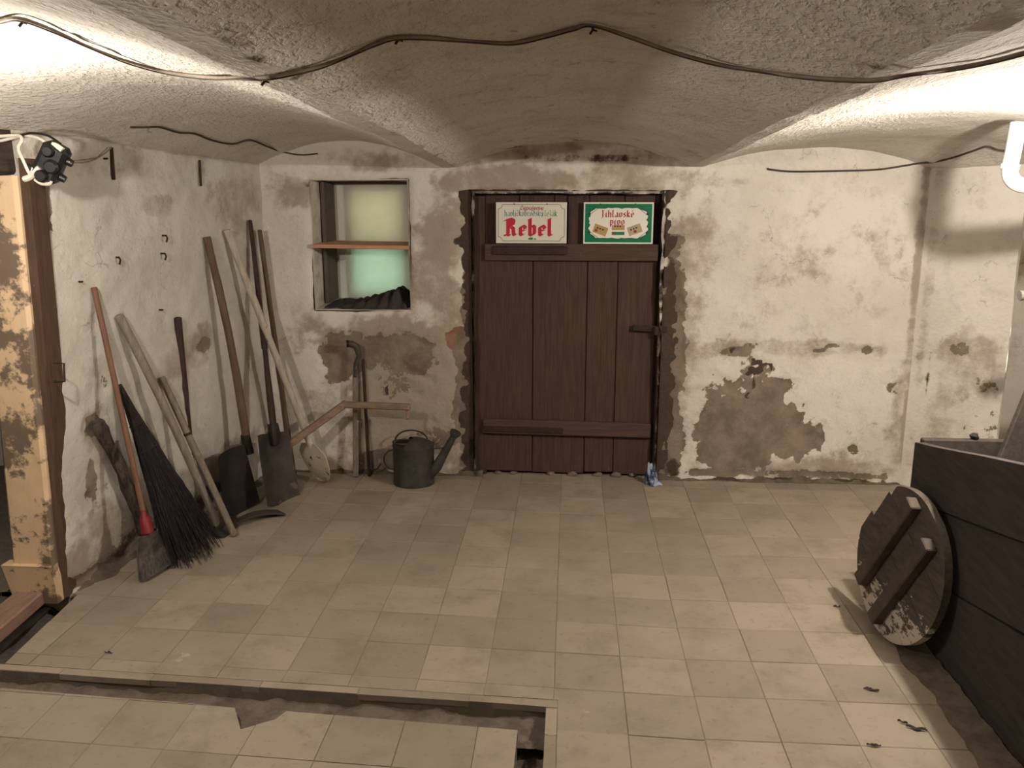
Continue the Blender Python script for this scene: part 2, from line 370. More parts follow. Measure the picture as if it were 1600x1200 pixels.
def wall(name, p0, p1, z0, z1, step, mat, holes=(), bl=(), amp=.010, inward=None, extra=None):
    p0 = V((*p0, 0)); p1 = V((*p1, 0)); L = (p1 - p0).length; d = (p1 - p0) / L
    n = V((d.y, -d.x, 0))
    us = lines(0, L, step, [c for h in holes for c in h[:2]]); zs = lines(z0, z1, step, [c for h in holes for c in h[2:]])
    vs = []; mk = []; w = len(us)
    for z in zs:
        for u in us:
            p = p0 + d * u + V((0, 0, z)); m = marks(p, bl); q = amp * fbm(p, 1.6, 3) + amp * .45 * fbm(p, 9, 3)
            if m[0] + m[2] > .05: q -= .010 * max(0, min(1, (m[0] + m[2] + .8 * fbm(p, 9, 4) - .3) * 3))
            if extra: q += extra(u, z, p)
            vs.append(p + n * q); mk.append(m)
    fs = []
    for j in range(len(zs) - 1):
        zm = (zs[j] + zs[j + 1]) / 2
        for i in range(w - 1):
            um = (us[i] + us[i + 1]) / 2
            if any(h[0] < um < h[1] and h[2] < zm < h[3] for h in holes): continue
            fs.append((j * w + i, j * w + i + 1, (j + 1) * w + i + 1, (j + 1) * w + i))
    me = bpy.data.meshes.new(name); me.from_pydata([tuple(v) for v in vs], [], fs); me.materials.append(mat)
    for p in me.polygons: p.use_smooth = True
    set_marks(me, mk); o = bpy.data.objects.new(name, me); COL.objects.link(o); return tag(o, kind='structure')
Wb = lambda x, y: at(x, y, YW)
R_, G_, B_, A_ = 0, 1, 2, 3
back_marks = blobs([
    (R_, 1172, 655, 78, 72, 1), (R_, 1235, 688, 48, 30, .95), (R_, 1130, 705, 48, 42, .9), (R_, 1112, 640, 26, 55, .6), (R_, 1210, 610, 36, 25, .8), (R_, 1120, 738, 60, 10, .8),
    (R_, 1335, 705, 10, 12, .6), (R_, 1150, 550, 26, 9, .6), (R_, 1178, 540, 16, 7, .55), (R_, 1280, 548, 12, 3, .6), (R_, 1303, 541, 14, 4, .6), (R_, 1356, 546, 13, 9, .55), (G_, 1250, 543, 170, 14, .45), (R_, 1270, 742, 150, 9, .6), (R_, 1395, 605, 10, 20, .5),
    (R_, 545, 555, 42, 38, .85), (R_, 600, 540, 60, 18, .7), (R_, 640, 560, 50, 40, .62), (R_, 530, 590, 25, 12, .6),
    (R_, 1046, 560, 24, 190, 1), (R_, 1042, 690, 27, 70, 1), (R_, 1050, 450, 18, 50, .95), (A_, 1030, 560, 8, 190, .55), (R_, 728, 640, 19, 110, .95), (R_, 735, 470, 16, 90, .9), (R_, 690, 690, 40, 30, .6), (R_, 620, 600, 40, 30, .55), (R_, 600, 720, 60, 20, .6), (R_, 900, 305, 160, 10, .5),
    (G_, 650, 610, 120, 125, 1), (G_, 600, 530, 110, 45, .8), (G_, 700, 680, 50, 70, .95), (G_, 620, 690, 90, 60, .8), (G_, 690, 370, 45, 80, .75), (G_, 470, 300, 35, 25, .6), (G_, 545, 245, 60, 18, .55), (G_, 700, 480, 40, 60, .6),
    (G_, 760, 280, 90, 30, .75), (G_, 980, 285, 120, 28, .6), (G_, 1290, 410, 130, 90, .28), (G_, 1180, 440, 90, 80, .25), (G_, 1060, 500, 40, 250, .55), (G_, 1250, 735, 190, 25, .6), (G_, 1420, 640, 30, 130, .5), (G_, 1433, 420, 9, 180, .75), (G_, 1420, 640, 10, 110, .85), (A_, 1424, 600, 4, 140, .42), (G_, 1150, 545, 60, 16, .5), (G_, 1120, 285, 60, 10, .4),
    (G_, 690, 600, 60, 120, .9), (G_, 670, 430, 50, 60, .7), (G_, 600, 255, 90, 16, .6), (G_, 520, 640, 60, 50, .45), (G_, 840, 282, 100, 18, .7), (G_, 1090, 380, 30, 120, .4), (G_, 480, 500, 40, 30, .55), (G_, 440, 300, 30, 30, .4), (G_, 1000, 250, 90, 14, .55), (G_, 730, 260, 40, 14, .6), (G_, 880, 240, 150, 16, .55), (G_, 540, 735, 60, 16, .7),
    (B_, 722, 522, 26, 13, .95), (B_, 708, 535, 16, 10, .7), (B_, 735, 560, 10, 30, .6), (B_, 728, 378, 14, 10, .7),
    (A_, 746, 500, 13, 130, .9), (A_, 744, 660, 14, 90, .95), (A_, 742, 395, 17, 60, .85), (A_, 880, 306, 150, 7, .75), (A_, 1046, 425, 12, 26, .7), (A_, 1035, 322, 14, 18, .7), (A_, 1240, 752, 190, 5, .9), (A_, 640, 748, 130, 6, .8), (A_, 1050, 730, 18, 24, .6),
    (A_, 497, 288, 26, 8, .45), (A_, 900, 246, 110, 7, .5), (A_, 717, 378, 8, 6, .8),  # the wide low mark paints the shadow band under the middle arch
], Wb)
BX0 = -4.2
WX = (-1.375, -.858); WZ = (.925, 1.605)        # window niche in the back wall
DX = (-.505, .470); DZ = (0.0, 1.535)           # door opening
uh = lambda x: x - BX0
def back_extra(u, z, p):
    q = 0
    # plaster thins and crumbles towards the door opening
    dd = max(DX[0] - p.x, p.x - DX[1], 0)
    if z < 1.55 and dd < .12: q -= (.12 - dd) * .22 * (1 + .8 * fbm(p, 14, 3))
    wx = max(WX[0] - p.x, p.x - WX[1], 0); wz = max(WZ[0] - z, z - WZ[1], 0); wd = math.hypot(wx, wz) / .045
    if wd < 1: q -= .020 * (1 - wd) ** 2
    return q
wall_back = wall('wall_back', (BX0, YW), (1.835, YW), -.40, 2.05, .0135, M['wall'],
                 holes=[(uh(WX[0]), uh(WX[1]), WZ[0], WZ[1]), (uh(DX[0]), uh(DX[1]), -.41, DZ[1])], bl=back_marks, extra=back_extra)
left_marks = blobs([
    (G_, 130, 880, 60, 40, .6), (G_, 160, 700, 25, 60, .6), (G_, 310, 535, 25, 25, .75), (G_, 230, 250, 160, 30, .4), (G_, 370, 320, 40, 60, .5), (G_, 250, 320, 30, 20, .45), (G_, 160, 570, 40, 20, .4), (G_, 280, 560, 50, 25, .5), (G_, 330, 740, 90, 40, .7), (G_, 190, 830, 50, 60, .7),
    (R_, 318, 540, 12, 12, .85), (R_, 143, 745, 10, 40, .7), (R_, 150, 665, 14, 18, .7), (R_, 130, 905, 50, 14, .8), (R_, 75, 320, 7, 45, .9), (R_, 165, 600, 8, 20, .5),
    (B_, 74, 330, 5, 30, .8), (A_, 170, 905, 90, 9, .8), (A_, 165, 800, 18, 80, .35), (A_, 300, 790, 90, 20, .6),
], lw)
def left_extra(u, z, p): return 0
e0 = PL - DL * .2; e1 = PL + DL * 1.60
wall_left = wall('wall_left', (e1.x, e1.y), (e0.x, e0.y), -.40, 2.05, .0145, M['wall_left'], bl=left_marks, amp=.012)
right_marks = blobs([(G_, 1520, 560, 60, 60, .6), (R_, 1540, 640, 40, 60, .42), (G_, 1470, 640, 25, 90, .5), (G_, 1450, 450, 10, 200, .45), (R_, 1500, 545, 20, 14, .6), (A_, 1450, 600, 5, 60, .5)], lambda x, y: onp(x, y, (1.79, YW, 0), V((.62, .78, 0)).normalized()))
wall_right = wall('wall_right', (1.735, YW + .044), (2.135, 4.30), -.40, 2.0, .02, M['wall'], bl=right_marks)
wall_passage = wall('wall_passage', (2.128, 4.28), (2.22, 5.0), -.40, 2.0, .05, M['wall'])
wall_passage_end = wall('wall_passage_end', (2.2, 5.0), (3.0, 5.0), -.40, 2.0, .05, M['wall'])
wall_far_right = wall('wall_far_right', (2.9, 5.1), (2.9, -1.6), -.40, 2.1, .1, M['wall'])
wall_front = wall('wall_front', (3.0, -1.5), (-4.2, -1.5), -.40, 2.1, .1, M['wall'])
wall_far_left = wall('wall_far_left', (-4.1, -1.6), (-4.1, 4.7), -.40, 2.1, .1, M['soil'], amp=.06)
# thickness of the left wall end (the face in the opening)
def surf(name, fn, nu, nv, mat, parent, amp=.006, mk=(0, .35, 0, 0)):
    b = MB()
    def g(u, v):
        p = V(fn(u, v)); e = 1e-3; du = V(fn(u + e, v)) - p; dv = V(fn(u, v + e)) - p; n = du.cross(dv).normalized()
        return p + n * amp * fbm(p, 7, 3)
    b.grid(g, nu, nv); o = b.build(name, mat, parent, smooth='all'); set_marks(o.data, [mk] * len(o.data.vertices)); return o
def lerp(a, b, t): return V(a) * (1 - t) + V(b) * t
def quad_surf(name, a, b, c, d, nu, nv, mat, parent, amp=.006, mk=(0, .35, 0, 0)): return surf(name, lambda u, v: lerp(lerp(a, b, u), lerp(d, c, u), v), nu, nv, mat, parent, amp, mk)
quad_surf('wall_end', e1 - NL * .15 + V((0, 0, -.12)), e1 + V((0, 0, -.12)), e1 + V((0, 0, 2)), e1 - NL * .15 + V((0, 0, 2)), 8, 40, M['wall_left'], wall_left)
quad_surf('outer_face', e1 - NL * .15 + V((0, 0, -.12)), e0 - NL * .15 + V((0, 0, -.12)), e0 - NL * .15 + V((0, 0, 2)), e1 - NL * .15 + V((0, 0, 2)), 8, 8, M['wall_left'], wall_left)

# vaulted ceiling
xs = lines(-4.2, 3.0, .03, (-.67, -.59, .60, .66)); ys = lines(-1.6, 5.1, .035)
vs = []; mk = []
for Y in ys:
    for X in xs:
        z = zc(X, Y); p = V((X, Y, z)); q = .008 * fbm(p, 2.2, 3) + .0025 * fbm(p, 11, 3)
        vs.append((X, Y, z + q))
        m = [0, 0, 0, 0]
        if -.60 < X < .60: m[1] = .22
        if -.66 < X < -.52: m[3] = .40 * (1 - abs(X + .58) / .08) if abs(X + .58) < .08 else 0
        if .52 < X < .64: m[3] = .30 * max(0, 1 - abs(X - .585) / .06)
        if Y > 4.45 and -.6 < X < .6: m[3] = max(m[3], .38)  # end of the middle vault darkened, arch shade put into the colour
        mk.append(m)
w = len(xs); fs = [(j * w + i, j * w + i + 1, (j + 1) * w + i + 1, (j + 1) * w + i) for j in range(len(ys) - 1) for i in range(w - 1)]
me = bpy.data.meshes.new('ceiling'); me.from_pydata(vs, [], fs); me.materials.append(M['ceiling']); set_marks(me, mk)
for p in me.polygons: p.use_smooth = True
cr = {i for i, X in enumerate(xs) if min(abs(X - c) for c in (-.67, -.59, .60, .66)) < 1e-6}
sh_ = me.attributes.new('sharp_edge', 'BOOLEAN', 'EDGE')
sh_.data.foreach_set('value', [(e.vertices[0] % w in cr and e.vertices[0] % w == e.vertices[1] % w) for e in me.edges])
ceiling = bpy.data.objects.new('ceiling', me); COL.objects.link(ceiling); tag(ceiling, kind='structure')
rb = MB().box((-.6, 1.75, 2.35), (7.4, 6.9, .1)).build('roof_slab', M['soil'], ceiling)

# unseen core boxes behind the plaster, added to stop daylight leaking in
core = MB(); yc0, yc1 = YW + .016, YW + .52; e_ = .007
def cbox(x0, x1, z0, z1, b1=None): core.box(((x0 + x1) / 2, (yc0 + (b1 or yc1)) / 2, (z0 + z1) / 2), (x1 - x0, (b1 or yc1) - yc0, z1 - z0))
cbox(-4.3, WX[0] - e_, -.4, 2.2); cbox(WX[1] + e_, DX[0] - e_ - .012, -.4, 2.2); cbox(DX[1] + e_ + .012, 1.80, -.4, 2.2)
cbox(WX[0] - e_, WX[1] + e_, -.4, WZ[0] - e_); cbox(WX[0] - e_, WX[1] + e_, WZ[1] + e_, 2.2); cbox(DX[0] - .03, DX[1] + .03, DZ[1] + e_ + .008, 2.2)
core.box((0, YW + .45, .8), (1.1, .14, 2.4))
core.build('light_seal_core', M['wall'], wall_back)
# window niche (back wall)
YB = 4.955; WXb = (-1.372, -.862); WZb = (.955, 1.585)
def niche_quad(n, a, b, c, d): return quad_surf(n, a, b, c, d, 20, 24, M['wall'], wall_back, .005)
Y1 = YB + .09
niche_quad('reveal', (WX[0], YW + .014, WZ[0] - .02), (WXb[0], Y1, WZ[0] - .02), (WXb[0], Y1, WZ[1] + .02), (WX[0], YW + .014, WZ[1] + .02))
niche_quad('reveal', (WX[1], YW + .014, WZ[0] - .02), (WXb[1], Y1, WZ[0] - .02), (WXb[1], Y1, WZ[1] + .02), (WX[1], YW + .014, WZ[1] + .02))
niche_quad('soffit', (WX[0], YW + .014, WZ[1]), (WX[1], YW + .014, WZ[1]), (WXb[1], Y1, WZ[1]), (WXb[0], Y1, WZ[1]))
niche_quad('sill', (WX[0], YW + .014, WZ[0]), (WX[1], YW + .014, WZ[0]), (WXb[1], Y1, WZ[0] + .02), (WXb[0], Y1, WZ[0] + .02))
win = tag(bpy.data.objects.new('window_1', None), kind='structure'); COL.objects.link(win); win.location = ((WXb[0] + WXb[1]) / 2, YB, WZ[0])
ps = MB().box(((WXb[0] + WXb[1]) / 2, YB, 1.27), (WXb[1] - WXb[0] - .004, .004, .655)); ps.build('frosted_sheet', M['sheet'], win)
pa0 = at(553, 372, YB); pa1 = at(622, 300, YB); pb0 = at(556, 456, YB); pb1 = at(626, 388, YB)
YG = YB + .055; fx0, fx1, fz0, fz1 = WXb[0] - .03, WXb[1] + .03, WZ[0] - .03, WZ[1] + .03
fr = MB()
def fbar(x0, x1, z0, z1): fr.box(((x0 + x1) / 2, YG, (z0 + z1) / 2), (x1 - x0, .04, z1 - z0))
fbar(fx0, pb0.x, fz0, fz1); fbar(pb1.x, fx1, fz0, fz1); fbar(pb0.x, pb1.x, fz0, pb0.z); fbar(pb0.x, pb1.x, pb1.z, pa0.z); fbar(pb0.x, pb1.x, pa1.z, fz1)
fr.build('window_frame', M['jamb'], win)
MB().box(((pb0.x + pb1.x) / 2, YG, (pa0.z + pa1.z) / 2), (pb1.x - pb0.x, .004, pa1.z - pa0.z)).build('pane', M['pane_top'], win)
MB().box(((pb0.x + pb1.x) / 2, YG, (pb0.z + pb1.z) / 2), (pb1.x - pb0.x, .004, pb1.z - pb0.z)).build('pane', M['pane_low'], win)
cs = MB(); cs.bbox((WX[0] + .020, (4.735 + YB - .004) / 2, 1.27), (.022, YB - .008 - 4.735, .66)); cs.build('reveal_shade_board', M['reveal_shade'], win)  # dark board stands in for the shaded step of the left reveal
hb = MB(); hb.bbox(((WXb[0] + WXb[1]) / 2, YB - .03, 1.594), (WXb[1] - WXb[0] - .004, .045, .016)); hb.build('top_gap_shade', M['jamb'], win)  # dark strip stands in for the shaded gap above the sheet

# ------------------------------------------------------------------ floor
def clip(poly, a, b):
    """part of a polygon left of the line a->b"""
    out = []; n = len(poly)
    sd = lambda p: (b[0] - a[0]) * (p[1] - a[1]) - (b[1] - a[1]) * (p[0] - a[0])
    for i in range(n):
        p, q = poly[i], poly[(i + 1) % n]; sp_, sq = sd(p), sd(q)
        if sp_ >= 0: out.append(p)
        if sp_ * sq < 0: t = sp_ / (sp_ - sq); out.append((p[0] + (q[0] - p[0]) * t, p[1] + (q[1] - p[1]) * t))
    return out if len(out) > 2 else []
def area(p): return abs(sum(p[i][0] * p[(i + 1) % len(p)][1] - p[(i + 1) % len(p)][0] * p[i][1] for i in range(len(p)))) / 2
def subtract(polys, hole):
    out = []
    for P in polys:
        rest = P
        for i in range(len(hole)):
            a, b = hole[i], hole[(i + 1) % len(hole)]; o = clip(rest, b, a)
            if o and area(o) > 1e-5: out.append(o)
            rest = clip(rest, a, b)
            if not rest: break
    return out
xy = lambda p: (p.x, p.y)
EDG = .036
far = lambda x: 2.384 - (x + .055) * .0475
near = lambda x: 2.254 - (x + .133) * .0675
trench = [(-2.6, near(-2.6)), (-.055, near(-.055)), (-.055, far(-.055)), (-2.6, far(-2.6))]
trench_t = [(-2.6, near(-2.6)), (-.055 + EDG, near(-.055)), (-.055 + EDG, far(-.055) + EDG), (-2.6, far(-2.6) + EDG)]
branch = [(-.135, .5), (-.055, .5), (-.055, 2.36), (-.135, 2.36)]
branch_t = [(-.135, .5), (-.055 + EDG, .5), (-.055 + EDG, 2.36), (-.135, 2.36)]
nt = [xy(flo(*q)) for q in ((364, 1096), (376, 1139), (430, 1124), (462, 1100))]
kerb = [(-1.70, .3), (-1.915, 3.02), (-4.5, 3.02), (-4.5, .3)]
T = .22; X0 = -.033; Y0 = .29 * .22 - .0147
warp = lambda x: .049 * max(0, .3 - x)
floor = MB()
bed = [[(-4.3, .2), (3.0, .2), (3.0, 5.1), (-4.3, 5.1)]]
for hset in (trench, branch, nt, kerb): bed = subtract(bed, hset)
for P in bed: floor.prism([(x, y, -.0020) for x, y in P], (0, 0, -1), .12)
floor.box((-.65, -.68, -.06), (7.3, 1.78, .11))
floor_o = floor.build('floor', M['grout'], origin=(0, 0, 0)); tag(floor_o, kind='structure')
def tile_mesh(shear, seed):
    random.seed(seed); b = MB(); h = T / 2 - .0010; e = .0018
    c = [(-h, -h), (h, -h), (h, h), (-h, h)]; j = [(x + random.uniform(-.001, .001), y + random.uniform(-.001, .001)) for x, y in c]
    sh = lambda x, y: y - shear * x
    bt = [(x, sh(x, y), -.02) for x, y in j]; md = [(x, sh(x, y), -.0015) for x, y in j]; tp = [(x * (1 - e / h), sh(x * (1 - e / h), y * (1 - e / h)), 0) for x, y in j]
    b.add(bt + md + tp, [(i, (i + 1) % 4, 4 + (i + 1) % 4, 4 + i) for i in range(4)] + [(4 + i, 4 + (i + 1) % 4, 8 + (i + 1) % 4, 8 + i) for i in range(4)] + [(8, 9, 10, 11)])
    return b.data('tile', M['tile'])
TM = {s: [tile_mesh(.049 * s, 10 * s + k) for k in range(4)] for s in (0, 1)}
random.seed(3); rest = MB(); ntile = 0
holes_t = (trench_t, branch_t, nt, kerb)
for j in range(3, 21):
    for i in range(-13, 14):
        xc = X0 + (i + .5) * T; yc = Y0 + (j + .5) * T
        s = 1 if xc < .3 else 0; yc += warp(xc)
        if yc > YW + .14 and xc < 1.7: continue
        if yc > 3.1 and xc < XL(yc) - .15: continue
        if xc > 2.8: continue
        h = T / 2 - .0010; quad = [(xc + a, yc + b - (.049 * a if s else 0)) for a, b in ((-h, -h), (h, -h), (h, h), (-h, h))]
        P = [quad]; A0 = area(quad)
        for hs in holes_t: P = subtract(P, hs)
        ar = sum(area(q) for q in P)
        if ar < .0008: continue
        px = [proj((x, y, 0)) for x, y in quad]
        inframe = yc > .6 and max(q[0] for q in px) > -10 and min(q[0] for q in px) < 1610 and min(q[1] for q in px) < 1205
        hid = xc > 1.32 and yc < 3.0
        dz = random.uniform(-.0012, .0008)
        if not inframe or hid:
            for q in P: rest.prism([(x, y, dz) for x, y in q], (0, 0, -1), .02)
            continue
        if ar > A0 * .999:
            o = bpy.data.objects.new('tile', random.choice(TM[s])); COL.objects.link(o); o.parent = floor_o
            o.location = (xc, yc, dz); o.rotation_euler = (random.uniform(-.004, .004), random.uniform(-.004, .004), random.uniform(-.003, .003))
        else:
            b = MB()
            for q in P: b.prism([(x - xc, y - yc, 0) for x, y in q], (0, 0, -1), .02)
            o = bpy.data.objects.new('tile', b.data('tile', M['tile'])); COL.objects.link(o); o.parent = floor_o; o.location = (xc, yc, dz)
        ntile += 1
tag(rest.build('tile_field', M['tile'], floor_o), kind='stuff')
print('tiles', ntile)
# edging strips along the trench
x = -2.0
while x < -.06:
    x2 = min(x + random.uniform(.28, .46), -.055 + EDG); g = .0015
    jg = [random.uniform(-.004, .004) for _ in range(3)]
    b = MB(); b.prism([(x + g, far(x) + jg[0], -.001), ((x + x2) / 2, far((x + x2) / 2) + jg[1], -.001), (x2 - g, far(x2) + jg[2], -.001), (x2 - g, far(x2) + EDG - .002, -.001), (x + g, far(x) + EDG - .002, -.001)], (0, 0, -1), .02)
    b.build('edging_strip', M['tile'], floor_o); x = x2
y = 1.6
while y < 2.34:
    y2 = min(y + .32, 2.375); b = MB(); b.prism([(-.055, y + .001, -.001), (-.055 + EDG - .002, y + .001, -.001), (-.055 + EDG - .002, y2 - .001, -.001), (-.055, y2 - .001, -.001)], (0, 0, -1), .02)
    b.build('edging_strip', M['tile'], floor_o); y = y2
# dirt in the bottom of the trench
def dirt(u, v):
    x = -2.6 + 2.56 * u; p = V((x, near(x) - .03 + (far(x) - near(x) + .06) * v, 0)); edge = min(v, 1 - v)
    return (p.x, p.y, -.046 + .014 * fbm(p, 16, 4) + .02 * max(0, .3 - edge))
MB().grid(dirt, 200, 12).build('trench_dirt', M['dirt'], floor_o, smooth='all')
MB().grid(lambda u, v: (-.15 + .11 * u, 2.10 + .3 * v, -.07 + .012 * fbm((u * 2, v * 3, .3), 3, 3)), 8, 16).build('trench_dirt', M['dirt'], floor_o, smooth='all')
nb = MB(); nc = sum((V((*q, 0)) for q in nt), V()) / 4
nb.grid(lambda u, v: (nc.x - .13 + .26 * u, nc.y - .07 + .14 * v, -.035 + .02 * fbm((u * 3, v * 2, 7), 3, 3)), 16, 10); nb.build('trench_dirt', M['dirt'], floor_o, smooth='all')
# earth outside the tiled floor, beyond the opening
def earth(u, v):
    p = V((-4.3 + 2.5 * u, -.2 + 5 * v, 0)); return (p.x, p.y, -.045 + .045 * fbm(p, 1.8, 4) + .01 * fbm(p, 14, 3) - .02 * (p.x > -2.0))
eo = MB().grid(earth, 90, 150).build('floor_earth', M['soil'], smooth='all', origin=(0, 0, 0)); tag(eo, kind='structure')
MB().box((-.65, 1.8, -.32), (7.6, 7, .1)).build('subsoil', M['soil'], floor_o)
# stones scattered on the earth and rubble under the door
def rock(b, c, r, seed, sq=.7, n=7, m=5):
    c = V(c); sd = V((seed * 3.1, seed * 1.7, 0)); vs = []; fs = []
    for i in range(m + 1):
        th = math.pi * i / m
        for k in range(n):
            a = 2 * math.pi * k / n; d = V((math.sin(th) * math.cos(a), math.sin(th) * math.sin(a), math.cos(th) * sq)); vs.append(c + d * r * (1 + .45 * mnoise.noise(d * 1.6 + sd)))
    for i in range(m):
        for k in range(n): fs.append((i * n + k, i * n + (k + 1) % n, (i + 1) * n + (k + 1) % n, (i + 1) * n + k))
    b.add(vs, fs)

# baseboards: rough mortar fillets at the foot of the walls
def fillet(name, a, b, n, h, d):
    a = V(a); b = V(b); q = MB(); L = int((b - a).length / .02)
    def g(u, v):
        p = lerp(a, b, u); k = fbm(p, 8, 4); hh = h * (1 + .5 * k); dd = d * (1 + .6 * k)
        return p + V(n) * dd * (1 - v) ** 1.4 - V(n) * .012 + V((0, 0, hh * v ** 1.2 - .004))
    q.grid(g, L, 5); o = q.build(name, M['dirt'], smooth='all', origin=(0, 0, 0)); return tag(o, kind='structure')
fillet('baseboard_back', (.50, YW, 0), (1.80, YW, 0), (0, -1, 0), .034, .030)
fillet('baseboard_back', (-1.62, YW, 0), (-.47, YW, 0), (0, -1, 0), .026, .035)
fillet('baseboard_left', PL, PL + DL * 1.56, NL, .03, .05)

# ------------------------------------------------------------------ door and transom
YD = 4.612
def wbox(b, x0, x1, y0, y1, Y, th, bev=.003):
    """board on the plane Y given by pixel corners"""
    p = at(x0, y1, Y); q = at(x1, y0, Y); b.bbox(((p.x + q.x) / 2, Y + th / 2, (p.z + q.z) / 2), (q.x - p.x, th, q.z - p.z), bev=bev); return b
door = tag(bpy.data.objects.new('door_1', None), kind='structure'); COL.objects.link(door); door.location = (0, YD, 0)
dxl, dxr = at(757, 560, YD).x, at(1022, 560, YD).x
cuts = [0, .285, .60, .775, 1.0]
for k in range(4):
    a = dxl + (dxr - dxl) * cuts[k] + .0015; c = dxl + (dxr - dxl) * cuts[k + 1] - .0015; yo = (0, .004, .001, .005)[k]
    zb = .018 + (0, -.006, .004, -.008)[k]; zt = at(800, 404, YD).z
    MB().bbox(((a + c) / 2, YD + .014 + yo, (zb + zt) / 2), (c - a, .028, zt - zb), bev=.004).build('plank', M['door'], door)
rl = MB(); p, q = at(754, 668, YD - .028), at(1017, 672, YD - .028)
rl.bbox((p + q) / 2 + V((0, .014, 0)), ((q - p).length, .028, .082), Matrix.Rotation(.012, 3, 'Y'), .005); rl.build('lower_ledge', M['door_rail'], door)
rl = MB(); p, q = at(756, 668, YD - .034), at(880, 671, YD - .034); rl.bbox((p + q) / 2 + V((0, .003, -.008)), ((q - p).length, .008, .034), Matrix.Rotation(.012, 3, 'Y')); rl.build('strap_hinge', M['iron'], door)
# hasp
hp = tag(bpy.data.objects.new('hasp', None)); COL.objects.link(hp); hp.parent = door; hp.location = (0, 0, 0)
hb = MB(); a = at(988, 512, YD - .012); c = at(1042, 515, YD - .03); hb.bbox((a + c) / 2, ((c - a).length, .012, .034), Matrix.Rotation(.05, 3, 'Y')); hb.build('bar', M['iron'], hp)
hb = MB(); c = at(1030, 515, YD - .04); hb.tube([c + V((0, .06, .012)), c + V((0, -.012, .02)), c + V((.012, -.022, 0)), c + V((0, -.012, -.022)), c + V((0, .06, -.015))], .008, 8); hb.build('staple', M['iron'], hp, smooth=True)
hb = MB(); c = at(1026, 517, YD - .045); hb.bbox(c, (.03, .025, .05), bev=.006); hb.build('lug', M['iron'], hp)
# frame: posts, transom rail and transom boards
trim = tag(bpy.data.objects.new('trim_1', None), kind='structure'); COL.objects.link(trim); trim.location = (0, YD, 0)
b = MB(); wbox(b, 743, 757, 306, 748, YD - .006, .05); b.build('frame_post', M['door'], trim)
b = MB(); wbox(b, 1022, 1031, 306, 748, YD + .01, .05); b.build('frame_post', M['door'], trim)
b = MB(); wbox(b, 757, 1029, 382, 407, YD - .03, .06); b.build('transom_rail', M['door_rail'], trim)
b = MB(); wbox(b, 770, 886, 385, 398, YD - .045, .012); b.build('strap', M['iron'], trim)
xa = at(757, 340, YD + .02).x; xb_ = at(1031, 340, YD + .02).x; zt = at(800, 305, YD + .02).z; zb = at(800, 384, YD + .02).z
for k in range(5):
    a = xa + (xb_ - xa) * k / 5; c = xa + (xb_ - xa) * (k + 1) / 5
    MB().bbox(((a + c) / 2, YD + .032 + .003 * (k % 2), (zt + zb) / 2), (c - a - .003, .024, zt - zb)).build('transom_board', M['door'], trim)
b = MB(); wbox(b, 887, 912, 306, 384, YD + .004, .03); b.build('transom_post', M['door'], trim)
# reveals of the door opening and the dark behind it
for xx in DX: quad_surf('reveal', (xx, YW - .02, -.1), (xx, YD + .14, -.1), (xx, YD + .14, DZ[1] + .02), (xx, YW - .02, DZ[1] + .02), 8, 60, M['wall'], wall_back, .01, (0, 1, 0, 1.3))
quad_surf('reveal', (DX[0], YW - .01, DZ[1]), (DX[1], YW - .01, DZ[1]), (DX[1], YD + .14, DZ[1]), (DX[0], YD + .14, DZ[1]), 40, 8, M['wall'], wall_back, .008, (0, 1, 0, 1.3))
MB().box((0, YD + .12, .77), (1.1, .03, 1.75)).build('backing_boards', M['darkwood'], trim)
for k, (x, y, r) in enumerate([(800, 748, .022), (860, 750, .026), (895, 752, .03), (935, 751, .026), (965, 750, .03), (990, 752, .022), (775, 748, .02)]):
    b = MB(); c = flo(x, y + 4); rock(b, (c.x, YD + .005, .006), r, k + 3, .55); o = b.build('rubble_stone', M['stone'], smooth=True)
    tag(o, 'small mortar rubble stone lying in the gap under the dark plank door', 'stone', 'rubble stones under the door')
# blue plastic film bundle at the foot of the door frame
b = MB(); c = flo(1020, 757)
def film(u, v):
    a = 2 * math.pi * u; r = .046 * (1 - .72 * v ** .6) * (1 + .9 * mnoise.noise(V((math.cos(a) * 2.6, math.sin(a) * 2.6, v * 2.2)))); z = .12 * v
    return (c.x + r * math.cos(a) * .9 - .018 * v, c.y + .0 + r * math.sin(a) * .7, z + .012 * mnoise.noise(V((a, v * 7, 2))))
b.grid(film, 28, 14); o = b.build('plastic_film_bundle', M['film'], smooth='all'); tag(o, 'crumpled shiny blue plastic film beside the bottom right corner of the plank door', 'plastic film')

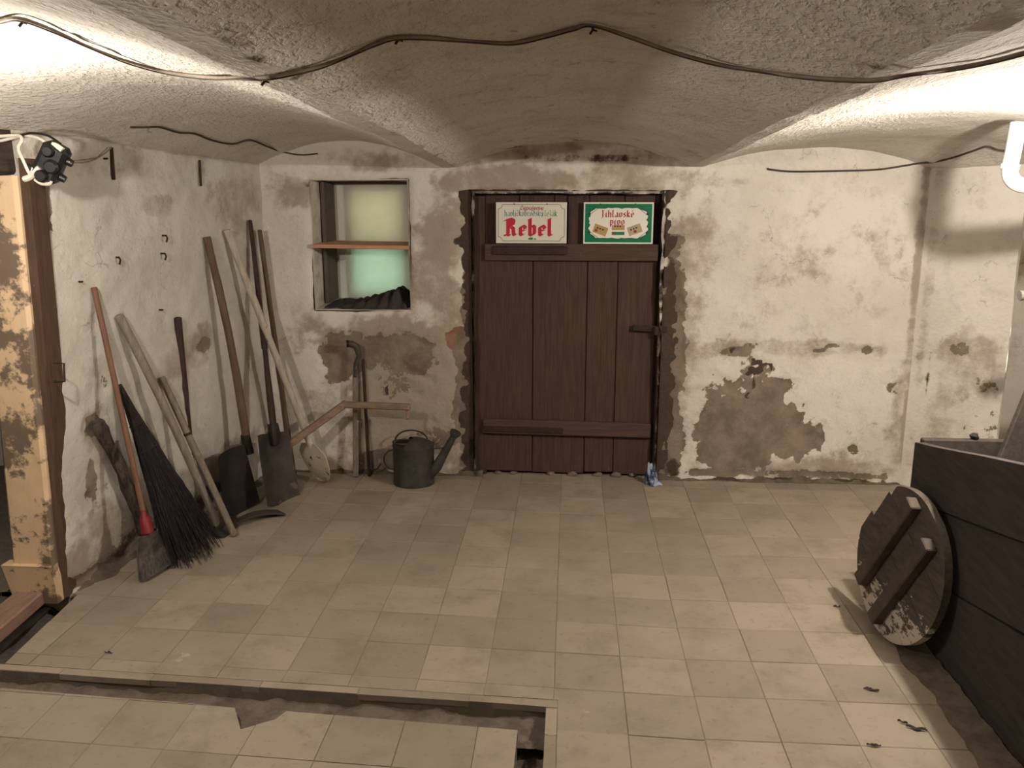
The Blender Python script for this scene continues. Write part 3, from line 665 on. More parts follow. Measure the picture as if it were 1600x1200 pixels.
# ------------------------------------------------------------------ enamel signs
NIB = V((.17, .115))
GL = {  # broad-nib strokes, x height 1
 'e': (.62, [[(.42, .62), (.42, .80), (.2, .97), (0, .82), (0, .16), (.18, .02), (.42, .18)], [(0, .46), (.44, .50)]]),
 'b': (.66, [[(-.08, 1.52), (0, 1.6), (0, .14), (.2, 0), (.42, .16), (.42, .80), (.22, .97), (0, .80)]]),
 'l': (.36, [[(-.08, 1.52), (0, 1.6), (0, .14), (.14, 0), (.26, .10)]]),
 'R': (1.05, [[(-.16, 1.36), (0, 1.52), (.14, 1.46), (.14, .16), (0, .02), (-.16, .1)], [(.14, .1), (.30, 0)], [(.0, 1.5), (.3, 1.6), (.62, 1.46), (.68, 1.3), (.62, .98), (.40, .84), (.18, .82)], [(.38, 1.5), (.38, .86)], [(.42, .84), (.64, .66), (.66, .18), (.80, .02), (.94, .12)]]),
 'h': (.66, [[(-.06, 1.5), (0, 1.55), (0, 0)], [(0, .82), (.22, 1), (.42, .82), (.42, .1), (.34, -.1)]]),
 'a': (.62, [[(.02, .9), (.22, 1), (.40, .86), (.40, .14), (.50, 0)], [(.40, .5), (.05, .42), (0, .14), (.16, 0), (.40, .16)]]),
 'v': (.62, [[(0, 1), (0, .2), (.2, 0), (.42, .2), (.42, .82), (.26, 1)]]),
 'i': (.32, [[(0, 1), (0, .1), (.12, 0)], [(0, 1.36), (.02, 1.38)]]),
 'í': (.32, [[(0, 1), (0, .1), (.12, 0)], [(0, 1.3), (.12, 1.55)]]),
 'c': (.52, [[(.34, .86), (.2, 1), (0, .82), (0, .16), (.18, 0), (.36, .14)]]),
 'k': (.60, [[(0, 1.55), (0, 0)], [(0, .55), (.26, 1), (.38, .88), (.08, .55), (.36, .1), (.44, 0)]]),
 'o': (.62, [[(.2, 1), (0, .82), (0, .16), (.2, 0), (.42, .18), (.42, .82), (.2, 1)]]),
 'r': (.46, [[(0, 1), (0, 0)], [(0, .8), (.2, 1), (.34, .9)]]),
 'd': (.62, [[(.06, 1.5), (.42, 1.1), (.42, .18), (.2, 0), (0, .16), (0, .80), (.2, 1), (.42, .86)]]),
 's': (.54, [[(.36, .86), (.18, 1), (0, .84), (.04, .64), (.36, .38), (.36, .16), (.18, 0), (0, .12)]]),
 'y': (.62, [[(0, 1), (0, .2), (.2, 0), (.42, .2)], [(.42, 1), (.42, .05), (.2, -.4)]]),
 'z': (.54, [[(0, 1), (.38, 1), (.04, .5), (.36, .4), (.34, .05), (.0, 0)]]),
 'J': (.70, [[(-.1, 1.4), (.1, 1.55), (.4, 1.45)], [(.25, 1.5), (.25, .1), (.05, -.25)]]),
 'p': (.64, [[(0, 1.05), (0, -.45)], [(0, .82), (.22, 1), (.42, .82), (.42, .18), (.2, 0), (0, .14)]]),
}
ACC = {'č': ('c', [(.06, 1.5), (.18, 1.3), (.32, 1.5)]), 'ý': ('y', [(.16, 1.3), (.30, 1.55)]), 'ž': ('z', [(.06, 1.5), (.18, 1.3), (.32, 1.5)]), 'á': ('a', [(.16, 1.3), (.30, 1.55)]), 'é': ('e', [(.16, 1.3), (.30, 1.55)])}
def blackletter(b, text, O, ux, uz, size, Yf, center=True, nib=NIB, track=.0, sx=1.0):
    """flat strokes in the plane of the sign; O is the baseline centre"""
    def g(ch):
        if ch in ACC: base, ac = ACC[ch]; w_, st = GL[base]; return w_, st + [ac]
        return GL[ch]
    W = sum((.35 if ch == ' ' else g(ch)[0] + .1 + track) for ch in text) * size * sx; x = -W / 2 if center else 0; lay = 0
    for ch in text:
        if ch == ' ': x += .35 * size * sx; continue
        w_, st = g(ch)
        for s in st:
            for p, q in zip(s, s[1:]):
                p = V(p); q = V(q); lay += 1
                cs_ = [p - nib / 2, p + nib / 2, q + nib / 2, q - nib / 2]
                b.add([O + ux * (x + c_.x * size * sx) + uz * (c_.y * size) + Yf * (.0006 + .000004 * (lay % 60)) for c_ in cs_], [(0, 1, 2, 3)])
        x += (w_ + .1 + track) * size * sx
def sans(text, O, ux, uz, size, nrm, mat, parent, name='lettering', shear=0.0):
    cu = bpy.data.curves.new('t', 'FONT'); cu.body = text; cu.size = size; cu.align_x = 'CENTER'; cu.shear = shear; cu.offset = size * .012; cu.resolution_u = 3
    ob = bpy.data.objects.new('t', cu); COL.objects.link(ob); dg = bpy.context.evaluated_depsgraph_get(); me_ = bpy.data.meshes.new_from_object(ob.evaluated_get(dg))
    bpy.data.objects.remove(ob); b = MB(); b.add([O + ux * v.co.x + uz * v.co.y + nrm * .0007 for v in me_.vertices], [tuple(p.vertices) for p in me_.polygons]); bpy.data.meshes.remove(me_)
    return b.build(name, mat, parent)
def poly2(b, pts, fr_, lift=.0004):
    O, ux, uz, n = fr_; b.add([O + ux * x + uz * z + n * lift for x, z in pts], [tuple(range(len(pts)))]); return b
YS = YD - .036
def sign_frame(px0, px1, py0, py1):
    a = at(px0, py1, YS); c = at(px1, py0, YS); n = V((0, -1, 0)); w_, h_ = c.x - a.x, c.z - a.z
    return ((a + c) / 2, V((1, 0, 0)), V((0, 0, 1)), n), w_, h_
# sign 1
fr1, sw, sh = sign_frame(775, 886, 316, 380); O, ux, uz, nn = fr1
s1 = thing('beer_sign', O - uz * sh / 2, 'cream enamel beer sign reading Rebel in big red blackletter, above the plank door', 'sign')
b = MB(); b.bbox(O + V((0, .003, 0)), (sw, .006, sh), bev=.0015); b.build('plate', M['signwhite'], s1)
b = MB(); iw, ih, nt_, lw_ = sw / 2 - .012, sh / 2 - .012, .022, .0022
path = [(-iw + nt_, ih), (iw - nt_, ih)]
def notch(cx, cz, a0): return [(cx + nt_ * math.cos(math.radians(a0 + k * 15)), cz + nt_ * math.sin(math.radians(a0 + k * 15))) for k in range(7)]
path = notch(-iw, ih, -90)[:: 1] + notch(iw, ih, 180) + notch(iw, -ih, 90) + notch(-iw, -ih, 0)
for k in range(len(path)):
    p = V(path[k]); q = V(path[(k + 1) % len(path)]); d = (q - p)
    if d.length < 1e-6: continue
    e = V((-d.y, d.x)).normalized() * lw_ / 2; poly2(b, [p - e, q - e, q + e, p + e], fr1, .0005)
b.build('border_line', M['signdark'], s1)
sans('čepujeme', O + uz * sh * .315, ux, uz, .031, nn, M['signred2'], s1, 'top_lettering', .25)
b = MB(); blackletter(b, 'havlíčkobrodský ležák', O + uz * sh * .165, ux, uz, .0195, nn, nib=V((.16, .11)), track=.03); b.build('middle_lettering', M['signgreen2'], s1)
b = MB(); blackletter(b, 'Rebel', O - uz * sh * .315, ux, uz, .0555, nn, nib=V((.34, .17)), track=.17); b.build('large_lettering', M['signred'], s1)
b = MB(); poly2(b, [(-.018, -sh * .40), (.0, -sh * .415), (.012, -sh * .40), (.006, -sh * .355), (-.010, -sh * .36)], fr1, .0006); poly2(b, [(.014, -sh * .41), (.026, -sh * .41), (.024, -sh * .375), (.016, -sh * .38)], fr1, .0006); b.build('brewery_mark', M['signgreen2'], s1)
for sx_ in (-.24, .22): b = MB(); b.tube([O + ux * sw * sx_ + uz * sh * .46 - V((0, .001, 0)), O + ux * sw * sx_ + uz * sh * .46 - V((0, .006, 0))], .003, 8); b.build('screw', M['iron'], s1)
# sign 2
fr2, sw, sh = sign_frame(911, 1022, 316, 381); O, ux, uz, nn = fr2
s2 = thing('beer_sign', O - uz * sh / 2, 'green framed enamel beer sign reading Jihlavské pivo with three printed bottle labels', 'sign')
b = MB(); b.bbox(O + V((0, .003, 0)), (sw, .006, sh), bev=.0015); b.build('plate', M['signwhite2'], s2)
b = MB(); poly2(b, [(-sw / 2 + .008, -sh / 2 + .008), (sw / 2 - .008, -sh / 2 + .008), (sw / 2 - .008, sh / 2 - .008), (-sw / 2 + .008, sh / 2 - .008)], fr2, .0004); b.build('green_field', M['signgreen'], s2)
random.seed(5); pts = []; n = 56; aw, ah = sw * .415, sh * .36
def cart(k, grow):
    a = 2 * math.pi * k / n; c_, s_ = math.cos(a), math.sin(a); e = 5.0; r = (abs(c_) ** e + abs(s_) ** e) ** (-1 / e)
    j = 1 + .028 * math.sin(k * 2.3) + .02 * math.sin(k * 5.1 + 1); return (aw * c_ * r * j + grow * c_, ah * s_ * r * j + grow * s_)
b = MB(); poly2(b, [cart(k, .0035) for k in range(n)], fr2, .0007); b.build('scroll_outline', M['signdark'], s2)
b = MB(); poly2(b, [cart(k, 0) for k in range(n)], fr2, .0010); b.build('scroll', M['signwhite2'], s2)
for sx_ in (-1, 1):
    for sz_ in (-1, 1):
        b = MB(); p = V((sx_ * aw * 1.0, sz_ * ah * .62)); q = V((sx_ * aw * .72, sz_ * ah * 1.05)); d = (q - p).normalized(); e = V((-d.y, d.x))
        for off in (-.006, .005): poly2(b, [p + e * off, q + e * off, q + e * (off + .0022), p + e * (off + .0022)], fr2, .0014)
        poly2(b, [p + V((math.cos(t), math.sin(t))) * .007 for t in [k * .7854 for k in range(8)]], fr2, .0013); b.build('scroll_curl', M['signdark'], s2)
b = MB(); blackletter(b, 'Jihlavské', O + uz * sh * .145, ux, uz, .0225, nn * 2.4, nib=V((.22, .14)), track=.08, sx=1.16); blackletter(b, 'pivo', O - uz * sh * .035, ux, uz, .0225, nn * 2.4, nib=V((.22, .14)), track=.08, sx=1.2); b.build('lettering', M['signred2'], s2)
def lab(cx, cz, w_, h_, a, mat, nm):
    R = Matrix.Rotation(a, 2); b = MB(); poly2(b, [V((cx, cz)) + R @ V(q) for q in ((-w_ / 2, -h_ / 2), (w_ / 2, -h_ / 2), (w_ / 2, h_ / 2), (-w_ / 2, h_ / 2))], fr2, .0014); o = b.build(nm, mat, s2); return R, o
for cx, cz, w_, h_, a, mt in ((-.092, -.035, .072, .045, -.35, 'signtan'), (.0, -.022, .066, .026, 0, 'signtan'), (.085, -.033, .072, .045, .35, 'signpale')):
    R, lo_ = lab(cx, cz, w_, h_, a, M[mt], 'printed_label')
    f = MB(); 
    for k in range(3): poly2(f, [V((cx, cz)) + R @ V(q) for q in ((-w_ * .3 + k * w_ * .2, .002), (-w_ * .18 + k * w_ * .2, .002), (-w_ * .18 + k * w_ * .2, .010), (-w_ * .3 + k * w_ * .2, .010))], fr2, .0018)
    f.build('label_print', M['signdark'], lo_)
    if a: f = MB(); c0 = V((cx, cz)) + R @ V((-w_ * .28 if a < 0 else 0, -.009)); poly2(f, [c0 + V((math.cos(t), math.sin(t))) * .008 for t in [k * .524 for k in range(12)]], fr2, .0019); f.build('label_emblem', M['signred2'], lo_)
R, lo_ = lab(.0, -.052, .066, .017, 0, M['signgreen2'], 'label_strip'); f = MB(); poly2(f, [(-.031, -.058), (-.019, -.058), (-.019, -.046), (-.031, -.046)], fr2, .0019); f.build('label_emblem', M['signred2'], lo_)
for sx_ in (-.26, .24): b = MB(); b.tube([O + ux * sw * sx_ + uz * sh * .46 - V((0, .001, 0)), O + ux * sw * sx_ + uz * sh * .46 - V((0, .006, 0))], .003, 8); b.build('screw', M['iron'], s2)

# ------------------------------------------------------------------ window niche contents
zsh = at(560, 387, YW - .02).z
b = MB(); xl = at(485, 384, YW - .025).x
b.bbox(((xl + WX[1] + .0) / 2 + .006, (YW - .025 + YB - .03) / 2, zsh + .004), (WX[1] - xl - .005, YB - .03 - YW + .025, .020), Matrix.Rotation(.012, 3, 'Y'), .002)
o = b.build('shelf_board', M['shelf']); tag(o, 'fresh pine board set across the window niche as a shelf', 'shelf')
b = MB()
def ragf(u, v):
    x = WX[0] + .03 + (WX[1] - WX[0] - .045) * u; y = YW + .015 + .30 * v; hgt = .014 + .150 * max(0, u - .25) ** 1.3 * (1 - .3 * v) * (.5 + .5 * min(1, v * 6))
    f = abs(math.sin((u * 7 - v * 2.2 + .5 * mnoise.noise(V((u * 4, v * 3, 1)))) * 3.0))
    e = min(u, 1 - u, v, 1 - v) * 9; return (x, y + .01 * mnoise.noise(V((u * 9, v * 5, 4))), WZ[0] + .001 + .012 * v + min(1, e) * (hgt * (.45 + .75 * f) + .012 * fbm((u * 6, v * 5, 2), 2, 3)))
b.grid(ragf, 90, 26); o = b.build('crumpled_rag', M['cloth'], smooth='all'); tag(o, 'dark crumpled rag heaped along the sill of the window niche', 'rag')

# ------------------------------------------------------------------ tools leaning on the left wall
def along(T_, B_, py):
    lo, hi = 0.0, 1.0
    for _ in range(30):
        m = (lo + hi) / 2
        if proj(lerp(T_, B_, m))[1] < py: lo = m
        else: hi = m
    return lerp(T_, B_, lo)
def stick(T_, B_, r0, r1, n=14, bow=.0, wob=.12, side=None):
    d = (B_ - T_); s = side if side is not None else d.cross(V((0, 0, 1))).cross(d).normalized()
    return [lerp(T_, B_, i / n) + s * bow * math.sin(math.pi * i / n) for i in range(n + 1)], [r0 + (r1 - r0) * i / n for i in range(n + 1)]
def handle(parent, T_, B_, r0, r1, mat, bow=0.0, name='handle', n=10, wob=.15, flat=1.0, square=False):
    p, r = stick(T_, B_, r0, r1, bow=bow); b = MB()
    p = [p[0] + (p[0] - p[1]).normalized() * .003] + p; r = [r[0] * .8] + r
    b.tube(p, r, 4 if square else n, wob=wob, flat=flat); return b.build(name, mat, parent, smooth=True)
def frame_of(T_, B_, w_dir):
    d = (B_ - T_).normalized(); w_ = (w_dir - d * w_dir.dot(d)).normalized(); n = w_.cross(d).normalized()
    if n.x < 0: n = -n
    return d, w_, n
def blade(parent, O, d, w_, n, width, length, mat, curve=.02, tip=0.0, taper=.85, dish=.015, name='blade', th=.003, kick=0.0):
    """O = top centre of the blade, running along d"""
    def fn(u, v):
        s = 2 * u - 1; ww = width / 2 * (taper + (1 - taper) * v)
        if tip: ww *= math.sqrt(max(.02, 1 - max(0, (v - (1 - tip)) / tip) ** 2.2)) ; ww *= min(1, .55 + v * 2.2)
        rnd = .02 * (1 - abs(s) ** 3) if not tip else 0
        return O + w_ * (s * ww) + d * (length * v + rnd * (v - .2)) + n * (curve * s * s - dish * math.sin(math.pi * v) * (1 - s * s) + kick * v * v)
    b = MB(); b.plate(fn, 12, 14, n, th); return b.build(name, mat, parent, smooth=True)
GRP = 'tools leaning against the whitewashed wall'
# 1 household broom with red cap
T1 = lw(147, 450, .012); B1 = flo(247, 905); c1 = along(T1, B1, 806)
t = thing('broom', B1, 'broom with reddish stick, red cap and worn grey bristles, nearest to the yellow post', 'broom', GRP)
handle(t, T1, c1, .0115, .0115, M['redwood'], wob=0)
d, w_, n = frame_of(T1, c1, DL); c2 = along(T1, B1, 832)
b = MB(); ex = (B1 - c1).normalized()
b.tube([c1 - d * .025, c1 - d * .005, c1 + d * .01, c2], [.014, .016, .028, .034], 14, flat=.75); b.build('cap', M['red'], t, smooth=True)
b = MB(); tipc = flo(250, 893); 
def brs(u, v):
    a = 2 * math.pi * u; s = .036 + .030 * v; cen = lerp(c2, V((tipc.x, tipc.y, .012)), v) + V((.05, -.01, -.02)) * (math.sin(math.pi * v) * -.35)
    p = cen + DL * (-math.cos(a) * s * (1.2 + .6 * v)) + n * (math.sin(a) * .030 * (1 - .2 * v)); p.z = max(p.z, .003)
    k = 1 + .05 * mnoise.noise(V((a * 9, v * 2, 0))); return cen + (p - cen) * k
b.grid(brs, 40, 16); b.add([V(brs(k / 40, 1)) for k in range(40)], [tuple(range(40))]); b.build('bristle_block', M['bristle'], t, smooth=True)
b = MB(); random.seed(11)
for k in range(420):
    u = random.random(); v0 = random.uniform(0, .15); p0 = V(brs(u, v0)); p1 = V(brs(u, .55)); p2 = V(brs(u + random.uniform(-.03, .03), 1.0)) + V((random.uniform(-.006, .006), random.uniform(-.006, .006), 0))
    cc = (p0 + p1 + p2) / 3; b.tube([p0, p1 + n * .0015, p2], [.0014, .0014, .0008], 3, cap=False)
tag(b.build('bristles', M['bristle'], t), kind='stuff')
# 2 besom of dark twigs
T2 = lw(186, 602, .02); B2 = flo(306, 868); t = thing('besom', B2, 'large besom of dark twigs flaring out beside the red capped broom', 'broom', GRP)
d, w_, n = frame_of(T2, B2, DL); L = (B2 - T2).length; b = MB(); random.seed(21)
side = (DL * .75 + V((-.35, -.3, 0))).normalized()
for k in range(900):
    a = random.uniform(0, 2 * math.pi); rr = math.sqrt(random.random()); v0 = max(0, random.gauss(.16, .16)); v1 = random.uniform(.72, 1.04); pts = []
    for s in range(6):
        v = v0 + (v1 - v0) * s / 5; R = .012 + .150 * v ** 1.25; q = lerp(T2, B2, v) + w_ * (math.cos(a) * rr * R) + n * (math.sin(a) * rr * R * .55)
        q += V((random.gauss(0, .004), random.gauss(0, .004), random.gauss(0, .003))) * (v * 1.2); q.z = max(q.z, .003 + .01 * random.random() * 0); 
        gap = (q - PL).dot(NL); q = q if gap > .006 else q + NL * (.006 - gap); pts.append(q)
    b.tube(pts, [.0032, .003, .0026, .0022, .0018, .001], 3, cap=False)
tag(b.build('twigs', M['twig'], t), kind='stuff')
for v in (.22, .36): q = lerp(T2, B2, v); R = .013 + .150 * v ** 1.25; b = MB(); b.tube([q + w_ * math.cos(a) * R + n * math.sin(a) * R * .62 for a in [k * math.pi / 10 for k in range(21)]], .003, 5, cap=False); b.build('binding_wire', M['iron'], t)
handle(t, T2, lerp(T2, B2, .55), .012, .012, M['bark'], name='core_stick')
# 3 gnarled branch behind the broom
T3 = lw(152, 660, .028); B3 = flo(235, 868); t = thing('gnarled_branch', B3, 'short gnarled branch with peeling bark behind the red capped broom', 'branch', GRP)
p, r = stick(T3, B3, .027, .020, n=16, bow=.02); b = MB(); r = [x * (1 + .22 * mnoise.noise(V((i * .7, 3, 1)))) for i, x in enumerate(r)]; b.tube(p, r, 12, wob=.4); b.build('stem', M['bark'], t, smooth=True)
b = MB(); q = lerp(T3, B3, .3); b.tube([q, q + V((.02, -.03, .05)), q + V((.035, -.02, .11))], [.010, .008, .006], 7); b.build('side_twig', M['bark'], t, smooth=True)
# 4 hoe with long grey handle
T4 = lw(186, 493, .016); B4 = flo(343, 832); t = thing('hoe', B4, 'hoe with long grey limewashed handle standing behind the dark besom', 'hoe', GRP)
handle(t, T4, B4 + V((0, 0, .02)), .019, .0165, M['greywood'], bow=.01)
b = MB(); d, w_, n = frame_of(T4, B4, DL); O = B4 + V((.0, -.0, .03))
b.plate(lambda u, v: O + DL * ((u - .5) * .13 * (1 - .5 * v * v)) + (V((.62, -.35, -.16))) * (.09 * v) + V((0, 0, -.012 * v + .004 * math.sin(u * 3.1))), 8, 6, (0, 0, 1), .003); b.build('blade', M['zinc'], t, smooth=True)
b = MB(); b.tube([B4 + V((-.006, .01, .06)), B4 + V((0, 0, .025))], [.022, .024], 10); b.build('socket', M['iron'], t, smooth=True)
# 5 short round stick in front
T5 = lw(253, 590, .015); B5 = flo(366, 838); B5.z = .006; t = thing('round_stick', B5, 'short round brown stick in front of the grey hoe handle, standing on the tiles', 'stick', GRP)
handle(t, T5, B5, .016, .0165, M['oldwood'], name='stick')
b = MB(); q = lerp(T5, B5, .35); dd = (B5 - T5).normalized(); b.tube([q - dd * .006, q + dd * .006], .0185, 10); b.build('nail_band', M['iron'], t)
# 6 dark stick with small spade blade
T6 = lw(278, 497, .015); B6 = flo(306, 806); t = thing('spade', B6, 'short dark stick of a small spade between the round stick and the tall shovel', 'spade', GRP)
c6 = along(T6, B6, 765); handle(t, T6, c6, .0165, .0175, M['darkwood']); d, w_, n = frame_of(T6, B6, DL)
blade(t, c6, d, w_, n, .13, (B6 - c6).length * .99, M['darkblade'], .008, taper=1, dish=.004)
b = MB(); b.tube([c6 - d * .06, c6 + d * .02], [.021, .023], 10); b.build('socket', M['darkblade'], t, smooth=True)
# mattock head lying on the floor
c = flo(398, 815); t = thing('mattock_head', c, 'rusty curved mattock head lying on the tiles at the foot of the sticks', 'tool head', GRP)
p0, p1 = flo(352, 828), flo(440, 803); b = MB(); ax = (p1 - p0); pr = V((-ax.y, ax.x, 0)).normalized()
b.plate(lambda u, v: lerp(p0, p1, u) + pr * ((v - .5) * (.028 + .05 * u)) + V((0, 0, .012 + .030 * math.sin(math.pi * u))), 14, 4, (0, 0, 1), .008); b.build('head', M['blade'], t, smooth=True)
b = MB(); b.tube([lerp(p0, p1, .12) + V((0, 0, .005)), lerp(p0, p1, .12) + V((0, 0, .05))], [.026, .024], 12); b.build('eye', M['iron'], t, smooth=True)
# 7 tall brown handle with big round blade at the back
T7 = lw(323, 371, .017); B7 = flo(404, 786); t = thing('shovel', B7, 'tall brown handled shovel, its broad dark blade half hidden behind the steel shovel', 'shovel', GRP)
c7 = along(T7, B7, 694); handle(t, T7, c7, .0185, .0205, M['brownwood'], bow=.015); d, w_, n = frame_of(T7, B7, DL)
blade(t, c7 + DL * .17 - d * .01 - n * .012, d, w_, n, .30, (B7 - c7).length * .99, M['darkblade'], .035, taper=.75, dish=.02)
b = MB(); b.tube([c7 - d * .05, c7 + d * .05], [.023, .026], 10); b.build('socket', M['darkblade'], t, smooth=True)
# 8 dark tall handle with the wide steel blade in front
T8 = lw(391, 345, .018); B8 = flo(440, 782); t = thing('shovel', B8, 'steel shovel with wide worn blade and black socket on a dark flat handle', 'shovel', GRP)
c8 = along(T8, B8, 668); c8b = along(T8, B8, 545); handle(t, T8, c8b, .016, .026, M['darkwood'], flat=.6)
handle(t, c8b, c8, .026, .042, M['darkwood'], name='shank', flat=.45); d, w_, n = frame_of(T8, B8, DL)
blade(t, c8 + d * .02 + DL * .05, d, w_, n, .31, (B8 - c8).length - .03, M['blade'], .03, taper=.92, dish=.02, kick=.02)
b = MB(); b.tube([c8 - d * .02, c8 + d * .03, c8 + d * .09], [.050, .062, .045], 14, flat=.5); b.build('socket', M['darkblade'], t, smooth=True)
# 9 white spoon shovel
T9 = lw(354, 360, .017); B9 = flo(508, 752); t = thing('spoon_shovel', B9, 'long whitewashed shovel with flaking white pointed blade', 'shovel', GRP)
c9 = along(T9, B9, 694); handle(t, T9, c9, .0175, .019, M['whitewood'])
w9 = (DL * .55 + V((1, .0, 0)) * .75).normalized(); d, w_, n = frame_of(T9, B9, w9)
if n.y > 0: n = -n
blade(t, c9 - d * .005, d, w_, n, .26, (B9 - c9).length + .005, M['whiteblade'], .012, tip=.75, taper=1, dish=-.035)
b = MB(); b.tube([c9 - d * .09, c9 + d * .0, c9 + d * .06], [.0205, .019, .010], 10); b.build('socket', M['whiteblade'], t, smooth=True)
# 10 brown stick in the corner, 11 second corner stick
T10 = lw(400, 360, .03); T10 = V((T10.x + .012, 4.47, T10.z)); B10 = flo(458, 742); t = thing('corner_stick', B10, 'tall slim brown pole in the room corner behind the white shovel handle', 'pole', GRP)
handle(t, T10, B10, .012, .018, M['brownwood'], name='pole')
b = MB(); b.tube([lerp(T10, B10, .985), B10 + V((0, 0, .001))], .0195, 10); b.build('ferrule', M['iron'], t)

# ------------------------------------------------------------------ group by the back wall
# standpipe with elbow
B = flo(556, 746); t = thing('standpipe', B, 'thin grey standpipe with bent dark elbow at its top, under the window', 'pipe')
Yp = B.y; tp = at(555, 575, YW - .05); b = MB()
b.bbox((B + V((tp.x, tp.y, tp.z))) / 2, (.030, .012, tp.z - .002), Matrix.Rotation(math.atan2(tp.x - B.x, tp.z), 3, 'Y') @ Matrix.Rotation(-math.atan2(tp.y - B.y, tp.z), 3, 'X')); b.build('flat_bar', M['oldwood'], t)
b = MB(); e = at(561, 556, YW - .05); f_ = at(557, 541, YW - .06); g_ = at(543, 537, YW - .08); b.tube([tp + V((0, .0, -.05)), tp + V((.004, 0, .02)), e, f_, (f_ + g_) / 2 + V((0, 0, .004)), g_], [.013, .013, .014, .018, .019, .017], 12); b.build('elbow', M['zinc'], t, smooth=True)
b = MB(); b.tube([g_ + V((.008, .001, 0)), g_ + V((-.006, -.003, 0))], .020, 12); b.build('mouth', M['black'], t, smooth=True)
B = flo(577, 744); Tt = at(567, 561, YW - .02); t = thing('iron_rod', B, 'thin dark iron rod leaning on the wall right of the standpipe', 'rod')
b = MB(); b.tube([Tt, lerp(Tt, B, .5), B], [.0085, .009, .0095], 8); b.build('rod', M['iron'], t, smooth=True)
b = MB(); q = lerp(Tt, B, .93); b.tube([q, q + V((.02, -.004, -.012)), q + V((.05, -.008, .0)), q + V((.07, -.006, .03))], .004, 6); b.build('wire_tail', M['iron'], t)
# watering can
C0 = flo(647, 748); C0.y = YW - .135; C0.z = 0; C0.x = at(647, 742, C0.y).x; t = thing('watering_can', C0, 'old dented zinc watering can with spout pointing to the door', 'watering can')
r0 = .112; hh = .215
b = MB(); b.lathe([(0, .004), (r0 * .98, .004), (r0, .0), (r0 * 1.02, .012), (r0, .02), (r0 * .985, hh * .5), (r0 * .99, hh - .012), (r0 * 1.015, hh - .006), (r0 * 1.01, hh), (r0 * .97, hh)], C0, 36); b.build('body', M['zinc'], t, smooth=True)
b = MB()   # half cover rising to the right, open at the left front
b.grid(lambda u, v: C0 + V((math.cos(-1.9 + 3.9 * u) * r0 * (1 - v), math.sin(-1.9 + 3.9 * u) * r0 * (1 - v), hh + .045 * math.sin(v * 1.57) * (1 - .25 * v))), 26, 6); b.build('half_cover', M['zinc'], t, smooth='all')
b = MB(); b.tube([C0 + V((math.cos(a) * r0 * .55 - .045, math.sin(a) * r0 * .42 - .02, hh + .018)) for a in [k * math.pi / 8 for k in range(17)]], .005, 6, cap=False); b.build('filler_rim', M['zinc'], t, smooth=True)
b = MB(); b.lathe([(r0 * .97, hh - .004), (0, hh - .03)], C0, 24); b.build('dark_inside', M['black'], t)
sp = [C0 + V((.085, -.02, .055)), C0 + V((.13, -.03, .10)), C0 + V((.185, -.035, .20)), C0 + V((.225, -.04, .275))]
b = MB(); b.tube(sp, [.034, .028, .021, .017], 14); spo = b.build('spout', M['zinc'], t, smooth=True)
dd = (sp[3] - sp[2]).normalized(); b = MB(); b.tube([sp[3] - dd * .005, sp[3] + dd * .018, sp[3] + dd * .03], [.018, .030, .031], 14); b.build('rose', M['zinc'], spo, smooth=True)
b = MB(); b.tube([C0 + V((-r0 + .004 - .056 * math.sin(a_), 0, hh * (.58 + .26 * math.cos(a_)))) for a_ in [k * math.pi / 14 for k in range(15)]], .0042, 8); b.build('rear_handle', M['zinc'], t, smooth=True)
b = MB(); b.tube([C0 + V((-.02 + .09 * math.cos(a), .06, hh + .0 + .062 * math.sin(a))) for a in [k * math.pi / 12 for k in range(13)]], .007, 8, flat=.5); b.build('carrying_handle', M['zinc'], t, smooth=True)
b = MB(); b.tube([C0 + V((.09, -.02, hh - .02)), sp[2] + V((0, 0, .01))], .004, 6); b.build('spout_brace', M['zinc'], spo)
# bent wooden shaft (resting on the tools and the can)
a0 = at(440, 703, 4.28); a1 = at(538, 632, 4.43); a2 = at(641, 636, 4.37); t = thing('bent_shaft', (a1.x, a1.y, a1.z - .05), 'bent planed wooden shaft resting between the white shovel and the watering can', 'shaft')
def bar(parent, p, q, w0, h0, nm):
    dx = (q - p); L = dx.length; x_ = dx.normalized(); z_ = V((0, 0, 1)); y_ = z_.cross(x_).normalized(); z_ = x_.cross(y_)
    R = Matrix((x_, y_, z_)).transposed(); b = MB(); b.bbox((p + q) / 2, (L, w0, h0), R, .006); return b.build(nm, M['bentwood'], parent)
bar(t, a0, a1 + (a1 - a0).normalized() * .015, .036, .036, 'lower_arm'); bar(t, a1 - V((.012, 0, 0)), a2, .036, .033, 'upper_arm'); bar(t, a2 + V((-.014, 0, .0)), a2 + V((-.018, .004, -.068)), .02, .016, 'peg')
b = MB(); q = a1; b.tube([q + V((0, -.02, 0)), q + V((0, .02, 0))], .006, 8); b.build('joint_pin', M['iron'], t)

